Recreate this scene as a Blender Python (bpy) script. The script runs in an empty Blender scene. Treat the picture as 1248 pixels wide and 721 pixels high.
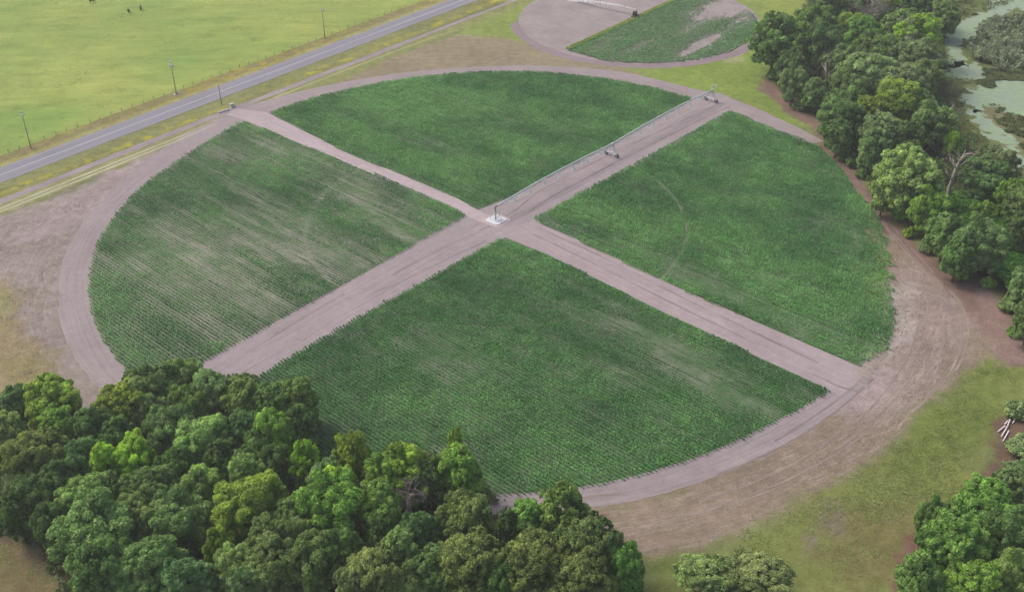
import bpy, math, random
import numpy as np
rng = np.random.default_rng(7)
random.seed(7)
scn = bpy.context.scene
COL = scn.collection
R2D = math.radians

# ------------------------------------------------------------------ survey: photo measurements -> metres on the ground
W, Hh = 1248.0, 721.0
PITCH, HFOV, ROLL = R2D(33.24), R2D(50.17), R2D(-0.62)
RF = 110.0
CAM = np.array([4.41, -270.59, 151.6])
FPX = W / 2 / math.tan(HFOV / 2)
def ray(px, py):
    x = (px - W / 2) / FPX; y = -(py - Hh / 2) / FPX
    c, s = math.cos(ROLL), math.sin(ROLL)
    x, y = c * x - s * y, s * x + c * y
    return np.array([x, math.cos(PITCH) + y * math.sin(PITCH), -math.sin(PITCH) + y * math.cos(PITCH)])
def G(px, py, z=0.0):
    d = ray(px, py); t = (z - CAM[2]) / d[2]
    return CAM + d * t
def G2(px, py): return G(px, py)[:2]
def poly(pts): return np.array([G2(*p) for p in pts])
def mpp(p): return float(np.linalg.norm(np.asarray(p) - CAM)) / FPX   # metres per photo pixel at p
def height_for(px0, py0, py1):
    b = G(px0, py0); best = (1e9, 0)
    for z in np.arange(1, 25, .1):
        v = b + np.array([0, 0, z]) - CAM
        # project
        cy, sy = math.cos(PITCH), math.sin(PITCH)
        f = v[1] * cy - v[2] * sy; u = v[1] * sy + v[2] * cy; r = v[0]
        c, s = math.cos(-ROLL), math.sin(-ROLL)
        xx, yy = c * r - s * u, s * r + c * u
        py = Hh / 2 - yy / f * FPX
        if abs(py - py1) < best[0]: best = (abs(py - py1), z)
    return best[1]

# ------------------------------------------------------------------ helpers
def tag(o, label=None, cat=None, group=None, kind=None):
    if label: o['label'] = label
    if cat: o['category'] = cat
    if group: o['group'] = group
    if kind: o['kind'] = kind
    return o
def link(o, parent=None):
    COL.objects.link(o)
    if parent is not None: o.parent = parent
    return o
def empty(name, loc=(0, 0, 0), rz=0.0, sc=1.0):
    o = bpy.data.objects.new(name, None); o.empty_display_size = .3
    o.location = loc; o.rotation_euler = (0, 0, rz)
    o.scale = (sc, sc, sc) if not hasattr(sc, '__len__') else sc
    return link(o)
def np_mesh(name, V, F, mat, tone=None, smooth=False):
    V = np.asarray(V, np.float32); F = np.asarray(F, np.int32)
    me = bpy.data.meshes.new(name)
    k = F.shape[1]
    me.vertices.add(len(V)); me.vertices.foreach_set('co', V.ravel())
    me.loops.add(F.size); me.loops.foreach_set('vertex_index', F.ravel())
    me.polygons.add(len(F)); me.polygons.foreach_set('loop_start', np.arange(0, F.size, k, dtype=np.int32))
    me.update(calc_edges=True)
    if smooth: me.polygons.foreach_set('use_smooth', np.ones(len(F), bool))
    if tone is not None:
        a = me.attributes.new('tone', 'FLOAT', 'FACE'); a.data.foreach_set('value', np.asarray(tone, np.float32))
    me.materials.append(mat)
    return me
class MB:
    def __init__(s): s.v = []; s.f = []
    def add(s, vs, fs):
        n = len(s.v); s.v += [tuple(map(float, v)) for v in vs]; s.f += [tuple(i + n for i in f) for f in fs]
    def box(s, c, size, R=None):
        a, b, d = [x / 2 for x in size]
        vs = [np.array([x, y, z]) for x in (-a, a) for y in (-b, b) for z in (-d, d)]
        if R is not None: vs = [R @ v for v in vs]
        s.add([v + np.array(c) for v in vs], [(0, 1, 3, 2), (4, 6, 7, 5), (0, 4, 5, 1), (2, 3, 7, 6), (0, 2, 6, 4), (1, 5, 7, 3)])
    def bar(s, a, b, w, h):
        a = np.array(a, float); b = np.array(b, float); d = b - a; L = np.linalg.norm(d); x = d / L
        y = np.cross((0, 0, 1), x)
        y = np.array([0, 1, 0]) if np.linalg.norm(y) < 1e-4 else y / np.linalg.norm(y)
        s.box((a + b) / 2, (L, w, h), np.stack([x, y, np.cross(x, y)], 1))
    def tube(s, pts, rad, n=8, cap=True):
        pts = [np.array(p, float) for p in pts]
        rad = list(rad) if hasattr(rad, '__len__') else [rad] * len(pts)
        vs = []; fs = []; m = len(pts)
        up = None
        for i, p in enumerate(pts):
            d = pts[min(i + 1, m - 1)] - pts[max(i - 1, 0)]; d /= max(np.linalg.norm(d), 1e-9)
            if up is None: up = np.array([1, 0, 0]) if abs(d[0]) < .8 else np.array([0, 1, 0])
            a = np.cross(d, up); a /= np.linalg.norm(a); b = np.cross(d, a); up = np.cross(a, d)
            for k in range(n):
                t = 2 * math.pi * k / n
                vs.append(p + rad[i] * (math.cos(t) * a + math.sin(t) * b))
        for i in range(m - 1):
            for k in range(n):
                k2 = (k + 1) % n
                fs.append((i * n + k, i * n + k2, (i + 1) * n + k2, (i + 1) * n + k))
        if cap: fs += [tuple(range(n - 1, -1, -1)), tuple(range((m - 1) * n, m * n))]
        s.add(vs, fs)
    def lathe(s, c, axis, prof, n=20):
        axis = np.array(axis, float); axis /= np.linalg.norm(axis)
        a = np.cross(axis, (0, 0, 1)) if abs(axis[2]) < .9 else np.cross(axis, (1, 0, 0)); a /= np.linalg.norm(a); b = np.cross(axis, a)
        vs = []; fs = []; m = len(prof)
        for (r, h) in prof:
            for k in range(n):
                t = 2 * math.pi * k / n; vs.append(np.array(c) + axis * h + r * (math.cos(t) * a + math.sin(t) * b))
        for i in range(m - 1):
            for k in range(n):
                k2 = (k + 1) % n; fs.append((i * n + k, i * n + k2, (i + 1) * n + k2, (i + 1) * n + k))
        s.add(vs, fs)
    def mesh(s, name, mat, smooth=False):
        me = bpy.data.meshes.new(name); me.from_pydata(s.v, [], s.f); me.update()
        if smooth: me.polygons.foreach_set('use_smooth', [True] * len(me.polygons))
        me.materials.append(mat); return me
    def build(s, name, mat, parent=None, smooth=False):
        return link(bpy.data.objects.new(name, s.mesh(name, mat, smooth)), parent)

_T = rng.random((256, 256))
def vnoise(x, y, seed=0):
    x = np.asarray(x, float) + seed * 17.31; y = np.asarray(y, float) + seed * 41.77
    xi = np.floor(x).astype(int); yi = np.floor(y).astype(int); fx = x - xi; fy = y - yi
    fx = fx * fx * (3 - 2 * fx); fy = fy * fy * (3 - 2 * fy)
    t = lambda i, j: _T[i & 255, j & 255]
    return (t(xi, yi) * (1 - fx) + t(xi + 1, yi) * fx) * (1 - fy) + (t(xi, yi + 1) * (1 - fx) + t(xi + 1, yi + 1) * fx) * fy
def fbm(x, y, seed=0, o=4):
    s = 0; a = .5; n = 0
    for i in range(o):
        s = s + a * vnoise(x * 2 ** i, y * 2 ** i, seed + i * 3); n += a; a *= .55
    return s / n
def sstep(a, b, x):
    t = np.clip((x - a) / (b - a), 0, 1); return t * t * (3 - 2 * t)
def sd_poly(P, V):          # positive inside
    P = np.asarray(P); n = len(V); d2 = np.full(len(P), 1e18); ins = np.zeros(len(P), bool)
    for i in range(n):
        a = V[i]; b = V[(i + 1) % n]; e = b - a; w = P - a
        t = np.clip((w @ e) / max(e @ e, 1e-9), 0, 1)
        q = w - t[:, None] * e; d2 = np.minimum(d2, (q * q).sum(1))
        c = (a[1] > P[:, 1]) != (b[1] > P[:, 1])
        with np.errstate(divide='ignore', invalid='ignore'):
            xx = (b[0] - a[0]) * (P[:, 1] - a[1]) / (b[1] - a[1]) + a[0]
        ins ^= c & (P[:, 0] < xx)
    d = np.sqrt(d2); return np.where(ins, d, -d)

# ------------------------------------------------------------------ colours and materials
GAIN = 1.12
def lin(c): return tuple((v / 255 / 12.92 if v <= 10.3 else ((v / 255 + .055) / 1.055) ** 2.4) for v in c)
def A(r, g, b, k=1.0): return np.array([min(.85, v * k / GAIN) for v in lin((r, g, b))])
def new_mat(name):
    m = bpy.data.materials.new(name); m.use_nodes = True; nt = m.node_tree
    return m, nt, nt.nodes['Principled BSDF'], nt.nodes, nt.links
def c4(c): return (float(c[0]), float(c[1]), float(c[2]), 1.0)
def mth(N, L, op, a, b=None, c=None):
    n = N.new('ShaderNodeMath'); n.operation = op
    for i, v in enumerate((a, b, c)):
        if v is None: continue
        if isinstance(v, (int, float)): n.inputs[i].default_value = v
        else: L.new(v, n.inputs[i])
    return n.outputs[0]
def mapr(N, L, v, a, b, c=0.0, d=1.0):
    n = N.new('ShaderNodeMapRange'); L.new(v, n.inputs[0])
    for i, x in zip((1, 2, 3, 4), (a, b, c, d)): n.inputs[i].default_value = x
    return n.outputs[0]
def mixc(N, L, f, a, b, mode='MIX'):
    n = N.new('ShaderNodeMix'); n.data_type = 'RGBA'; n.blend_type = mode
    for i, v in ((0, f), (6, a), (7, b)):
        if isinstance(v, (int, float)): n.inputs[i].default_value = v
        elif hasattr(v, 'links') or hasattr(v, 'is_output'): L.new(v, n.inputs[i])
        else: n.inputs[i].default_value = c4(v)
    return n.outputs[2]
def noise(N, L, vec, scale, detail=3, rough=.55, dist=0.0):
    n = N.new('ShaderNodeTexNoise'); n.inputs['Scale'].default_value = scale; n.inputs['Detail'].default_value = detail
    n.inputs['Roughness'].default_value = rough; n.inputs['Distortion'].default_value = dist
    if vec is not None: L.new(vec, n.inputs['Vector'])
    return n.outputs['Fac']
def pos(N): return N.new('ShaderNodeNewGeometry').outputs['Position']
def grey(N, L, v):
    n = N.new('ShaderNodeCombineColor')
    for i in range(3): L.new(v, n.inputs[i])
    return n.outputs[0]
def bump(N, L, bsdf, h, strength, dist):
    n = N.new('ShaderNodeBump'); n.inputs['Strength'].default_value = strength; n.inputs['Distance'].default_value = dist
    L.new(h, n.inputs['Height']); L.new(n.outputs[0], bsdf.inputs['Normal'])
def rough(b, r, spec=.2):
    b.inputs['Roughness'].default_value = r; b.inputs['Specular IOR Level'].default_value = spec

def plain_mat(name, col, r=.7, spec=.3, metal=0.0, var=.25, scale=6.0):
    m, nt, b, N, L = new_mat(name); rough(b, r, spec); b.inputs['Metallic'].default_value = metal
    co = N.new('ShaderNodeTexCoord').outputs['Object']
    f = mapr(N, L, noise(N, L, co, scale, 4), .3, .7, 1 - var, 1 + var)
    L.new(mixc(N, L, 1.0, col, grey(N, L, f), 'MULTIPLY'), b.inputs['Base Color'])
    return m
def leaf_mat(name, dark, light, trans=.18, tint=True):
    m, nt, b, N, L = new_mat(name); rough(b, .55, .25)
    at = N.new('ShaderNodeAttribute'); at.attribute_name = 'tone'
    c = mixc(N, L, at.outputs['Fac'], dark, light)
    if tint:
        oi = N.new('ShaderNodeObjectInfo'); c = mixc(N, L, 1.0, c, oi.outputs['Color'], 'MULTIPLY')
    p = pos(N)
    f = mapr(N, L, noise(N, L, p, .35, 3), .3, .7, .8, 1.2)
    c = mixc(N, L, 1.0, c, grey(N, L, f), 'MULTIPLY')
    L.new(c, b.inputs['Base Color'])
    t = N.new('ShaderNodeBsdfTranslucent'); L.new(c, t.inputs['Color'])
    mx = N.new('ShaderNodeMixShader'); mx.inputs[0].default_value = trans
    L.new(b.outputs[0], mx.inputs[1]); L.new(t.outputs[0], mx.inputs[2])
    L.new(mx.outputs[0], N['Material Output'].inputs['Surface'])
    return m

M = {}
# --- soil of tracks and fields: colour, streak noise along UV.x, tyre ruts across UV.y
def soil_mat(name, col, ruts=(), rut_dark=.75, var=.16):
    m, nt, b, N, L = new_mat(name); rough(b, .95, .05)
    uv = N.new('ShaderNodeUVMap').outputs[0]
    p = pos(N)
    mp = N.new('ShaderNodeMapping'); mp.inputs['Scale'].default_value = (.06, 1.6, 1); L.new(uv, mp.inputs['Vector'])
    st = noise(N, L, mp.outputs[0], 1.0, 4, .6)
    big = noise(N, L, p, .07, 4, .6)
    fine = noise(N, L, p, 2.2, 3, .7)
    f = mth(N, L, 'MULTIPLY', mapr(N, L, st, .3, .7, 1 - var * .7, 1 + var * .7), mapr(N, L, big, .3, .7, 1 - var * .6, 1 + var * .6))
    f = mth(N, L, 'MULTIPLY', f, mapr(N, L, fine, .3, .7, .9, 1.1))
    f = mth(N, L, 'MULTIPLY', f, mapr(N, L, noise(N, L, p, .5, 5, .7), .35, .65, .93, 1.07))
    sp = N.new('ShaderNodeSeparateXYZ'); L.new(uv, sp.inputs[0])
    wob = noise(N, L, mp.outputs[0], .35, 2)
    v = mth(N, L, 'ADD', sp.outputs[1], mapr(N, L, wob, 0, 1, -.8, .8))
    for (c, w) in ruts:
        d = mth(N, L, 'ABSOLUTE', mth(N, L, 'SUBTRACT', v, c))
        k = mapr(N, L, d, w * .4, w, 1, 0)
        pat = mapr(N, L, noise(N, L, mp.outputs[0], .8, 2), .38, .6, .25, 1)
        k = mth(N, L, 'MULTIPLY', k, pat)
        f = mth(N, L, 'MULTIPLY', f, mapr(N, L, k, 0, 1, 1, rut_dark))
    L.new(mixc(N, L, 1.0, col, grey(N, L, f), 'MULTIPLY'), b.inputs['Base Color'])
    bump(N, L, b, fine, .3, .05)
    return m
DIRT = A(162, 150, 154)
M['ring'] = soil_mat('ring_track_dirt', A(160, 149, 151), ruts=((2.0, .35), (3.7, .35)), rut_dark=.9)
M['roadA'] = soil_mat('dirt_road_soil', A(162, 151, 154), ruts=((-3.2, .45), (-1.4, .45), (1.5, .4), (3.4, .4), (-5.2, .3)), rut_dark=.91)
M['roadB'] = soil_mat('dirt_road_soil_pale', A(168, 155, 158), ruts=((-1.1, .35), (1.0, .35)), rut_dark=.9)
M['roadBn'] = soil_mat('dirt_road_soil_palest', A(182, 168, 172), ruts=((-.9, .3), (.9, .3)), rut_dark=.93)
M['field'] = soil_mat('field_soil', A(166, 156, 152), var=.24)
def field_mix():
    m = M['field']; nt = m.node_tree; N, L = nt.nodes, nt.links; b_ = N['Principled BSDF']; src = b_.inputs['Base Color'].links[0].from_socket
    uv = N.new('ShaderNodeUVMap').outputs[0]; sp = N.new('ShaderNodeSeparateXYZ'); L.new(uv, sp.inputs[0])
    k = mth(N, L, 'MULTIPLY', mth(N, L, 'LESS_THAN', sp.outputs[0], 0.0), mth(N, L, 'LESS_THAN', sp.outputs[1], 0.0))
    k = mth(N, L, 'MULTIPLY_ADD', k, .28, .20)
    wd = noise(N, L, pos(N), .12, 5, .65)
    k = mth(N, L, 'ADD', k, mapr(N, L, wd, .35, .65, -.22, .22))
    c = mixc(N, L, k, A(76, 108, 66), src); L.new(c, b_.inputs['Base Color'])
field_mix()
M['bare'] = soil_mat('bare_field_soil', A(160, 150, 150), var=.24)

def ground_mat():
    m, nt, b, N, L = new_mat('ground_cover'); rough(b, .95, .05)
    z = N.new('ShaderNodeAttribute'); z.attribute_name = 'zone'
    s = N.new('ShaderNodeAttribute'); s.attribute_name = 'straw'
    fl = N.new('ShaderNodeAttribute'); fl.attribute_name = 'flower'
    tr = N.new('ShaderNodeAttribute'); tr.attribute_name = 'tuft'
    p = pos(N); sp = N.new('ShaderNodeSeparateXYZ'); L.new(p, sp.inputs[0])
    r = mth(N, L, 'SQRT', mth(N, L, 'ADD', mth(N, L, 'MULTIPLY', sp.outputs[0], sp.outputs[0]), mth(N, L, 'MULTIPLY', sp.outputs[1], sp.outputs[1])))
    th = mth(N, L, 'MULTIPLY', mth(N, L, 'ARCTAN2', sp.outputs[1], sp.outputs[0]), 115)
    cv = N.new('ShaderNodeCombineXYZ'); L.new(mth(N, L, 'MULTIPLY', r, 1.0), cv.inputs[0]); L.new(mth(N, L, 'MULTIPLY', th, .16), cv.inputs[1])
    n1 = noise(N, L, cv.outputs[0], 1.3, 6, .7, .8)
    n2 = noise(N, L, cv.outputs[0], .16, 3, .6, .4)
    straw = mth(N, L, 'MULTIPLY', mapr(N, L, n1, .52, .68, 0, 1), mapr(N, L, n2, .35, .62, .15, 1))
    straw = mth(N, L, 'MULTIPLY', straw, s.outputs['Fac'])
    dark = mth(N, L, 'MULTIPLY', mapr(N, L, n1, .46, .30, 0, 1), s.outputs['Fac'])
    big = noise(N, L, p, .045, 5, .6); mid = noise(N, L, p, .35, 4, .65); fine = noise(N, L, p, 1.8, 3, .75)
    f = mth(N, L, 'MULTIPLY', mapr(N, L, big, .3, .7, .86, 1.14), mapr(N, L, mid, .3, .7, .80, 1.2))
    f = mth(N, L, 'MULTIPLY', f, mapr(N, L, fine, .25, .75, .74, 1.26))
    c = mixc(N, L, 1.0, z.outputs['Color'], grey(N, L, f), 'MULTIPLY')
    c = mixc(N, L, mth(N, L, 'MULTIPLY', dark, .4), c, A(112, 98, 84))
    c = mixc(N, L, mth(N, L, 'MULTIPLY', straw, .72), c, A(198, 186, 182))
    tf = mth(N, L, 'MULTIPLY', tr.outputs['Fac'], mapr(N, L, noise(N, L, p, .55, 4, .7), .55, .7, 0, .7))
    c = mixc(N, L, tf, c, A(92, 108, 56))
    yl = mth(N, L, 'MULTIPLY', fl.outputs['Fac'], mapr(N, L, noise(N, L, p, .22, 5, .7), .46, .62, 0, 1))
    c = mixc(N, L, yl, c, A(192, 178, 48))
    L.new(c, b.inputs['Base Color'])
    bump(N, L, b, mth(N, L, 'ADD', mid, mth(N, L, 'MULTIPLY', fine, .5)), .5, .25)
    return m
M['ground'] = ground_mat()
def pasture_mat():
    m, nt, b, N, L = new_mat('pasture_grass'); rough(b, .95, .05)
    p = pos(N); big = noise(N, L, p, .016, 5, .6, .3)
    mp = N.new('ShaderNodeMapping'); mp.inputs['Rotation'].default_value = (0, 0, R2D(-40)); mp.inputs['Scale'].default_value = (.05, .22, 1); L.new(p, mp.inputs['Vector'])
    st = noise(N, L, mp.outputs[0], 1.0, 5, .65, .5); fine = noise(N, L, p, 1.2, 4, .75)
    tuft = noise(N, L, p, .28, 3, .6)
    c = mixc(N, L, mapr(N, L, big, .36, .64), A(135, 164, 84), A(166, 178, 96))
    f = mth(N, L, 'MULTIPLY', mapr(N, L, st, .3, .7, .82, 1.12), mapr(N, L, fine, .25, .75, .88, 1.12))
    f = mth(N, L, 'MULTIPLY', f, mapr(N, L, noise(N, L, p, .1, 6, .7), .3, .7, .9, 1.1))
    c = mixc(N, L, 1.0, c, grey(N, L, f), 'MULTIPLY')
    c = mixc(N, L, mapr(N, L, tuft, .60, .74, 0, .6), c, A(108, 134, 70))
    c = mixc(N, L, mapr(N, L, noise(N, L, p, .7, 4, .75), .58, .72, 0, .35), c, A(182, 186, 124))
    L.new(c, b.inputs['Base Color']); bump(N, L, b, fine, .4, .2)
    return m
M['pasture'] = pasture_mat()
def asphalt_mat():
    m, nt, b, N, L = new_mat('asphalt'); rough(b, .85, .2)
    uv = N.new('ShaderNodeUVMap').outputs[0]
    mp = N.new('ShaderNodeMapping'); mp.inputs['Scale'].default_value = (.03, .9, 1); L.new(uv, mp.inputs['Vector'])
    f = mth(N, L, 'MULTIPLY', mapr(N, L, noise(N, L, mp.outputs[0], 1, 4), .3, .7, .88, 1.12), mapr(N, L, noise(N, L, pos(N), 3, 3), .3, .7, .93, 1.07))
    L.new(mixc(N, L, 1.0, A(142, 141, 151), grey(N, L, f), 'MULTIPLY'), b.inputs['Base Color'])
    return m
M['asphalt'] = asphalt_mat()
M['line'] = plain_mat('road_paint', A(188, 186, 200), .7, .2, var=.15)
M['line_dim'] = plain_mat('road_paint_worn', A(172, 168, 172), .8, .2, var=.2)
M['greystrip'] = soil_mat('grey_gravel', A(158, 148, 150), var=.25)
M['twotrack'] = soil_mat('dry_grass_track', A(184, 182, 158), var=.2)
M['edgetrack'] = soil_mat('pale_grass_line', A(164, 166, 128), var=.25)
M['tread'] = soil_mat('tyre_rut_pale', A(152, 138, 130), var=.3)
M['treadd'] = soil_mat('tyre_rut_dark', A(144, 131, 131), var=.2)
M['ridge'] = soil_mat('pale_ridge_soil', A(160, 148, 142), var=.35)

# ------------------------------------------------------------------ world, sun, camera
w = bpy.data.worlds.new('World'); scn.world = w; w.use_nodes = True
sky = w.node_tree.nodes.new('ShaderNodeTexSky'); sky.sky_type = 'NISHITA'; sky.sun_disc = False
SUN_EL, SUN_AZ = R2D(48), R2D(-62)          # azimuth clockwise from +Y: light comes from the left, slightly beyond
sky.sun_elevation = SUN_EL; sky.sun_rotation = SUN_AZ; sky.dust_density = 6.0; sky.air_density = 1.0; sky.ozone_density = 1.0
bg = w.node_tree.nodes['Background']; w.node_tree.links.new(sky.outputs[0], bg.inputs['Color']); bg.inputs['Strength'].default_value = .165
sl = bpy.data.lights.new('sun', 'SUN'); sl.energy = 1.35; sl.angle = R2D(20); sl.color = (1, .95, .86)
so = link(bpy.data.objects.new('sun', sl))
from mathutils import Vector, Matrix
sd = Vector((math.sin(SUN_AZ) * math.cos(SUN_EL), math.cos(SUN_AZ) * math.cos(SUN_EL), math.sin(SUN_EL)))
so.rotation_euler = sd.to_track_quat('Z', 'Y').to_euler(); so.location = (0, 0, 200)
cd = bpy.data.cameras.new('camera'); cd.sensor_fit = 'HORIZONTAL'; cd.angle = HFOV; cd.clip_end = 20000; cd.clip_start = 1
co = link(bpy.data.objects.new('camera', cd)); co.location = CAM
co.rotation_euler = (Matrix.Rotation(math.pi / 2 - PITCH, 3, 'X') @ Matrix.Rotation(ROLL, 3, 'Z')).to_euler()
scn.camera = co
scn.cycles.max_bounces = 10; scn.cycles.diffuse_bounces = 6; scn.cycles.transmission_bounces = 8; scn.cycles.volume_bounces = 0
scn.view_settings.view_transform = 'Standard'; scn.view_settings.look = 'None'; scn.view_settings.exposure = 0
scn.render.resolution_x = 1024; scn.render.resolution_y = 591

# ------------------------------------------------------------------ highway frame
H0 = G2(0, 213); H1 = G2(564, 0); HU = (H1 - H0) / np.linalg.norm(H1 - H0); HV = np.array([-HU[1], HU[0]])   # HV points to the pasture
def hcoord(P): d = np.asarray(P) - H0; return d @ HU, d @ HV
def hpt(u, v): return H0 + HU * u + HV * v
def ribbon(name, pts, half, z, mat, kind='structure', step=3.0, jit=0.0, seed=0, parent=None, uvv=None):
    """a sheet along a polyline on the ground; half = half width (number or list per point)"""
    pts = [np.array(p, float) for p in pts]
    hw = list(half) if hasattr(half, '__len__') else [half] * len(pts)
    P = []; Wd = []
    for i in range(len(pts) - 1):
        L_ = np.linalg.norm(pts[i + 1] - pts[i]); n = max(1, int(L_ / step))
        for k in range(n):
            t = k / n; P.append(pts[i] * (1 - t) + pts[i + 1] * t); Wd.append(hw[i] * (1 - t) + hw[i + 1] * t)
    P.append(pts[-1]); Wd.append(hw[-1]); P = np.array(P); Wd = np.array(Wd)
    T = np.gradient(P, axis=0); T /= np.linalg.norm(T, axis=1)[:, None]; Nn = np.stack([-T[:, 1], T[:, 0]], 1)
    s = np.concatenate([[0], np.cumsum(np.linalg.norm(np.diff(P, axis=0), axis=1))])
    a = Wd + jit * (fbm(s / 3, s * 0 + 3, seed) - .5) * 2; b = Wd + jit * (fbm(s / 3, s * 0 + 9, seed + 1) - .5) * 2
    Lf = P + Nn * a[:, None]; Rt = P - Nn * b[:, None]
    n = len(P); V = np.zeros((2 * n, 3)); V[0::2, :2] = Lf; V[1::2, :2] = Rt; V[:, 2] = z
    F = [(2 * i + 1, 2 * i + 3, 2 * i + 2, 2 * i) for i in range(n - 1)]
    UV = np.zeros((2 * n, 2)); UV[0::2, 0] = s; UV[1::2, 0] = s; UV[0::2, 1] = a; UV[1::2, 1] = -b
    me = np_mesh(name, V, F, mat)
    ul = me.uv_layers.new(name='UVMap'); ul.data.foreach_set('uv', UV[np.array(F).ravel()].ravel().astype(np.float32))
    o = link(bpy.data.objects.new(name, me), parent)
    if kind: o['kind'] = kind
    return o
def ribbon_multi(name, tracks, half, z, mat, jit=.1):
    """several tyre tracks as one sheet object"""
    Vs = []; Fs = []; UVs = []; n0 = 0
    for ti, tr in enumerate(tracks):
        pts = np.array(tr, float)
        # Catmull style smoothing by dense resample
        t = np.concatenate([[0], np.cumsum(np.linalg.norm(np.diff(pts, axis=0), axis=1))]); s = np.arange(0, t[-1], 1.0)
        P = np.stack([np.interp(s, t, pts[:, 0]), np.interp(s, t, pts[:, 1])], 1)
        k = 9
        if len(P) > 2 * k:
            pad = np.concatenate([np.repeat(P[:1], k, 0), P, np.repeat(P[-1:], k, 0)])
            P = np.stack([np.convolve(pad[:, j], np.ones(2 * k + 1) / (2 * k + 1), 'valid') for j in (0, 1)], 1)
        T = np.gradient(P, axis=0); T /= np.maximum(np.linalg.norm(T, axis=1)[:, None], 1e-6); Nn = np.stack([-T[:, 1], T[:, 0]], 1)
        wd = half * (.25 + 1.0 * sstep(.25, .6, fbm(s / 5, s * 0 + ti * 7.7, 5)))
        n = len(P); V = np.zeros((2 * n, 3)); V[0::2, :2] = P + Nn * wd[:, None]; V[1::2, :2] = P - Nn * wd[:, None]; V[:, 2] = z + ti * .0005
        UV = np.zeros((2 * n, 2)); UV[0::2, 0] = s; UV[1::2, 0] = s; UV[0::2, 1] = wd; UV[1::2, 1] = -wd
        Vs.append(V); UVs.append(UV); Fs += [(n0 + 2 * i + 1, n0 + 2 * i + 3, n0 + 2 * i + 2, n0 + 2 * i) for i in range(n - 1)]; n0 += 2 * n
    V = np.concatenate(Vs); UV = np.concatenate(UVs); me = np_mesh(name, V, Fs, mat)
    ul = me.uv_layers.new(name='UVMap'); ul.data.foreach_set('uv', UV[np.array(Fs).ravel()].ravel().astype(np.float32))
    return tag(link(bpy.data.objects.new(name, me)), kind='structure')

# ------------------------------------------------------------------ main field outline (radius by bearing)
crop_px = [(156.7, 240), (115, 300), (105, 343), (108, 380), (123, 417), (152, 457), (213, 197), (297, 147), (327, 137), (416, 110), (500, 95), (576, 88), (669, 88), (749, 97), (829, 115), (892, 135), (945, 158), (999, 178), (1045, 233), (1065, 255), (1099, 303), (1099, 345), (1092, 400), (1084, 428), (1049, 448), (1012, 480), (942, 520), (832, 567), (740, 592), (636, 606)]
out_px = [(128, 240), (77, 317), (72, 360), (78, 407), (127, 478), (185, 190), (297, 131), (416, 101), (563, 83), (649, 80), (753, 87), (832, 105), (905, 125), (960, 150), (1000, 170), (600, 627), (680, 622), (760, 612), (860, 585), (950, 545), (1010, 505), (1070, 462)]
def radial(px):
    P = poly(px); t = np.arctan2(P[:, 1], P[:, 0]); r = np.hypot(P[:, 0], P[:, 1]); o = np.argsort(t); t, r = t[o], r[o]
    t = np.concatenate([t[-1:] - 2 * np.pi, t, t[:1] + 2 * np.pi]); r = np.concatenate([r[-1:], r, r[:1]])
    return lambda a: np.interp(a, t, r)
rcrop = radial(crop_px); rout = radial(out_px)
def ang(px, py): p = G2(px, py); return math.atan2(p[1], p[0])
def ring_sheet(name, t0, t1, ri, ro, z, mat, n=400, jit=.4):
    t = np.linspace(t0, t1, n); tw = (t + np.pi) % (2 * np.pi) - np.pi
    a = ri(tw); b = ro(tw) + jit * (fbm(t * 40, t * 0, 3) - .5) * 2
    V = np.zeros((2 * n, 3)); V[0::2, 0] = a * np.cos(t); V[0::2, 1] = a * np.sin(t); V[1::2, 0] = b * np.cos(t); V[1::2, 1] = b * np.sin(t); V[:, 2] = z
    F = [(2 * i, 2 * i + 1, 2 * i + 3, 2 * i + 2) for i in range(n - 1)]
    UV = np.zeros((2 * n, 2)); UV[0::2, 0] = t * RF; UV[1::2, 0] = t * RF; UV[1::2, 1] = b - a; UV[0::2, 1] = 0
    me = np_mesh(name, V, F, mat); ul = me.uv_layers.new(name='UVMap'); ul.data.foreach_set('uv', UV[np.array(F).ravel()].ravel().astype(np.float32))
    return tag(link(bpy.data.objects.new(name, me)), kind='structure')
tA = ang(1056, 462); tB = ang(1004, 172) - 2 * np.pi + 0
tB = ang(1004, 172)
# clockwise from the lower right mouth of the road round to the upper right end
ring_sheet('ring_track', tB, tA + 2 * np.pi, lambda a: rcrop(a) - 1.2, rout, .012, M['ring'])
# field soil under the crop: disc
def disc(name, rf, z, mat, n=240):
    t = np.linspace(-np.pi, np.pi, n, endpoint=False); r = rf(t)
    V = np.zeros((n + 1, 3)); V[:n, 0] = r * np.cos(t); V[:n, 1] = r * np.sin(t); V[:, 2] = z
    F = [(n, i, (i + 1) % n) for i in range(n)]
    me = np_mesh(name, V, F, mat); UV = V[:, :2] @ np.array([[.741, .672], [-.672, .741]])
    ul = me.uv_layers.new(name='UVMap'); ul.data.foreach_set('uv', UV[np.array(F).ravel()].ravel().astype(np.float32))
    return tag(link(bpy.data.objects.new(name, me)), kind='structure')
disc('field_soil', lambda a: rcrop(a) - .3 - 7 * sstep(-.58, -.42, a) * sstep(.08, -.1, a) * (.5 + fbm(a * 40, a * 0, 5)), .006, M['field'])
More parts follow.
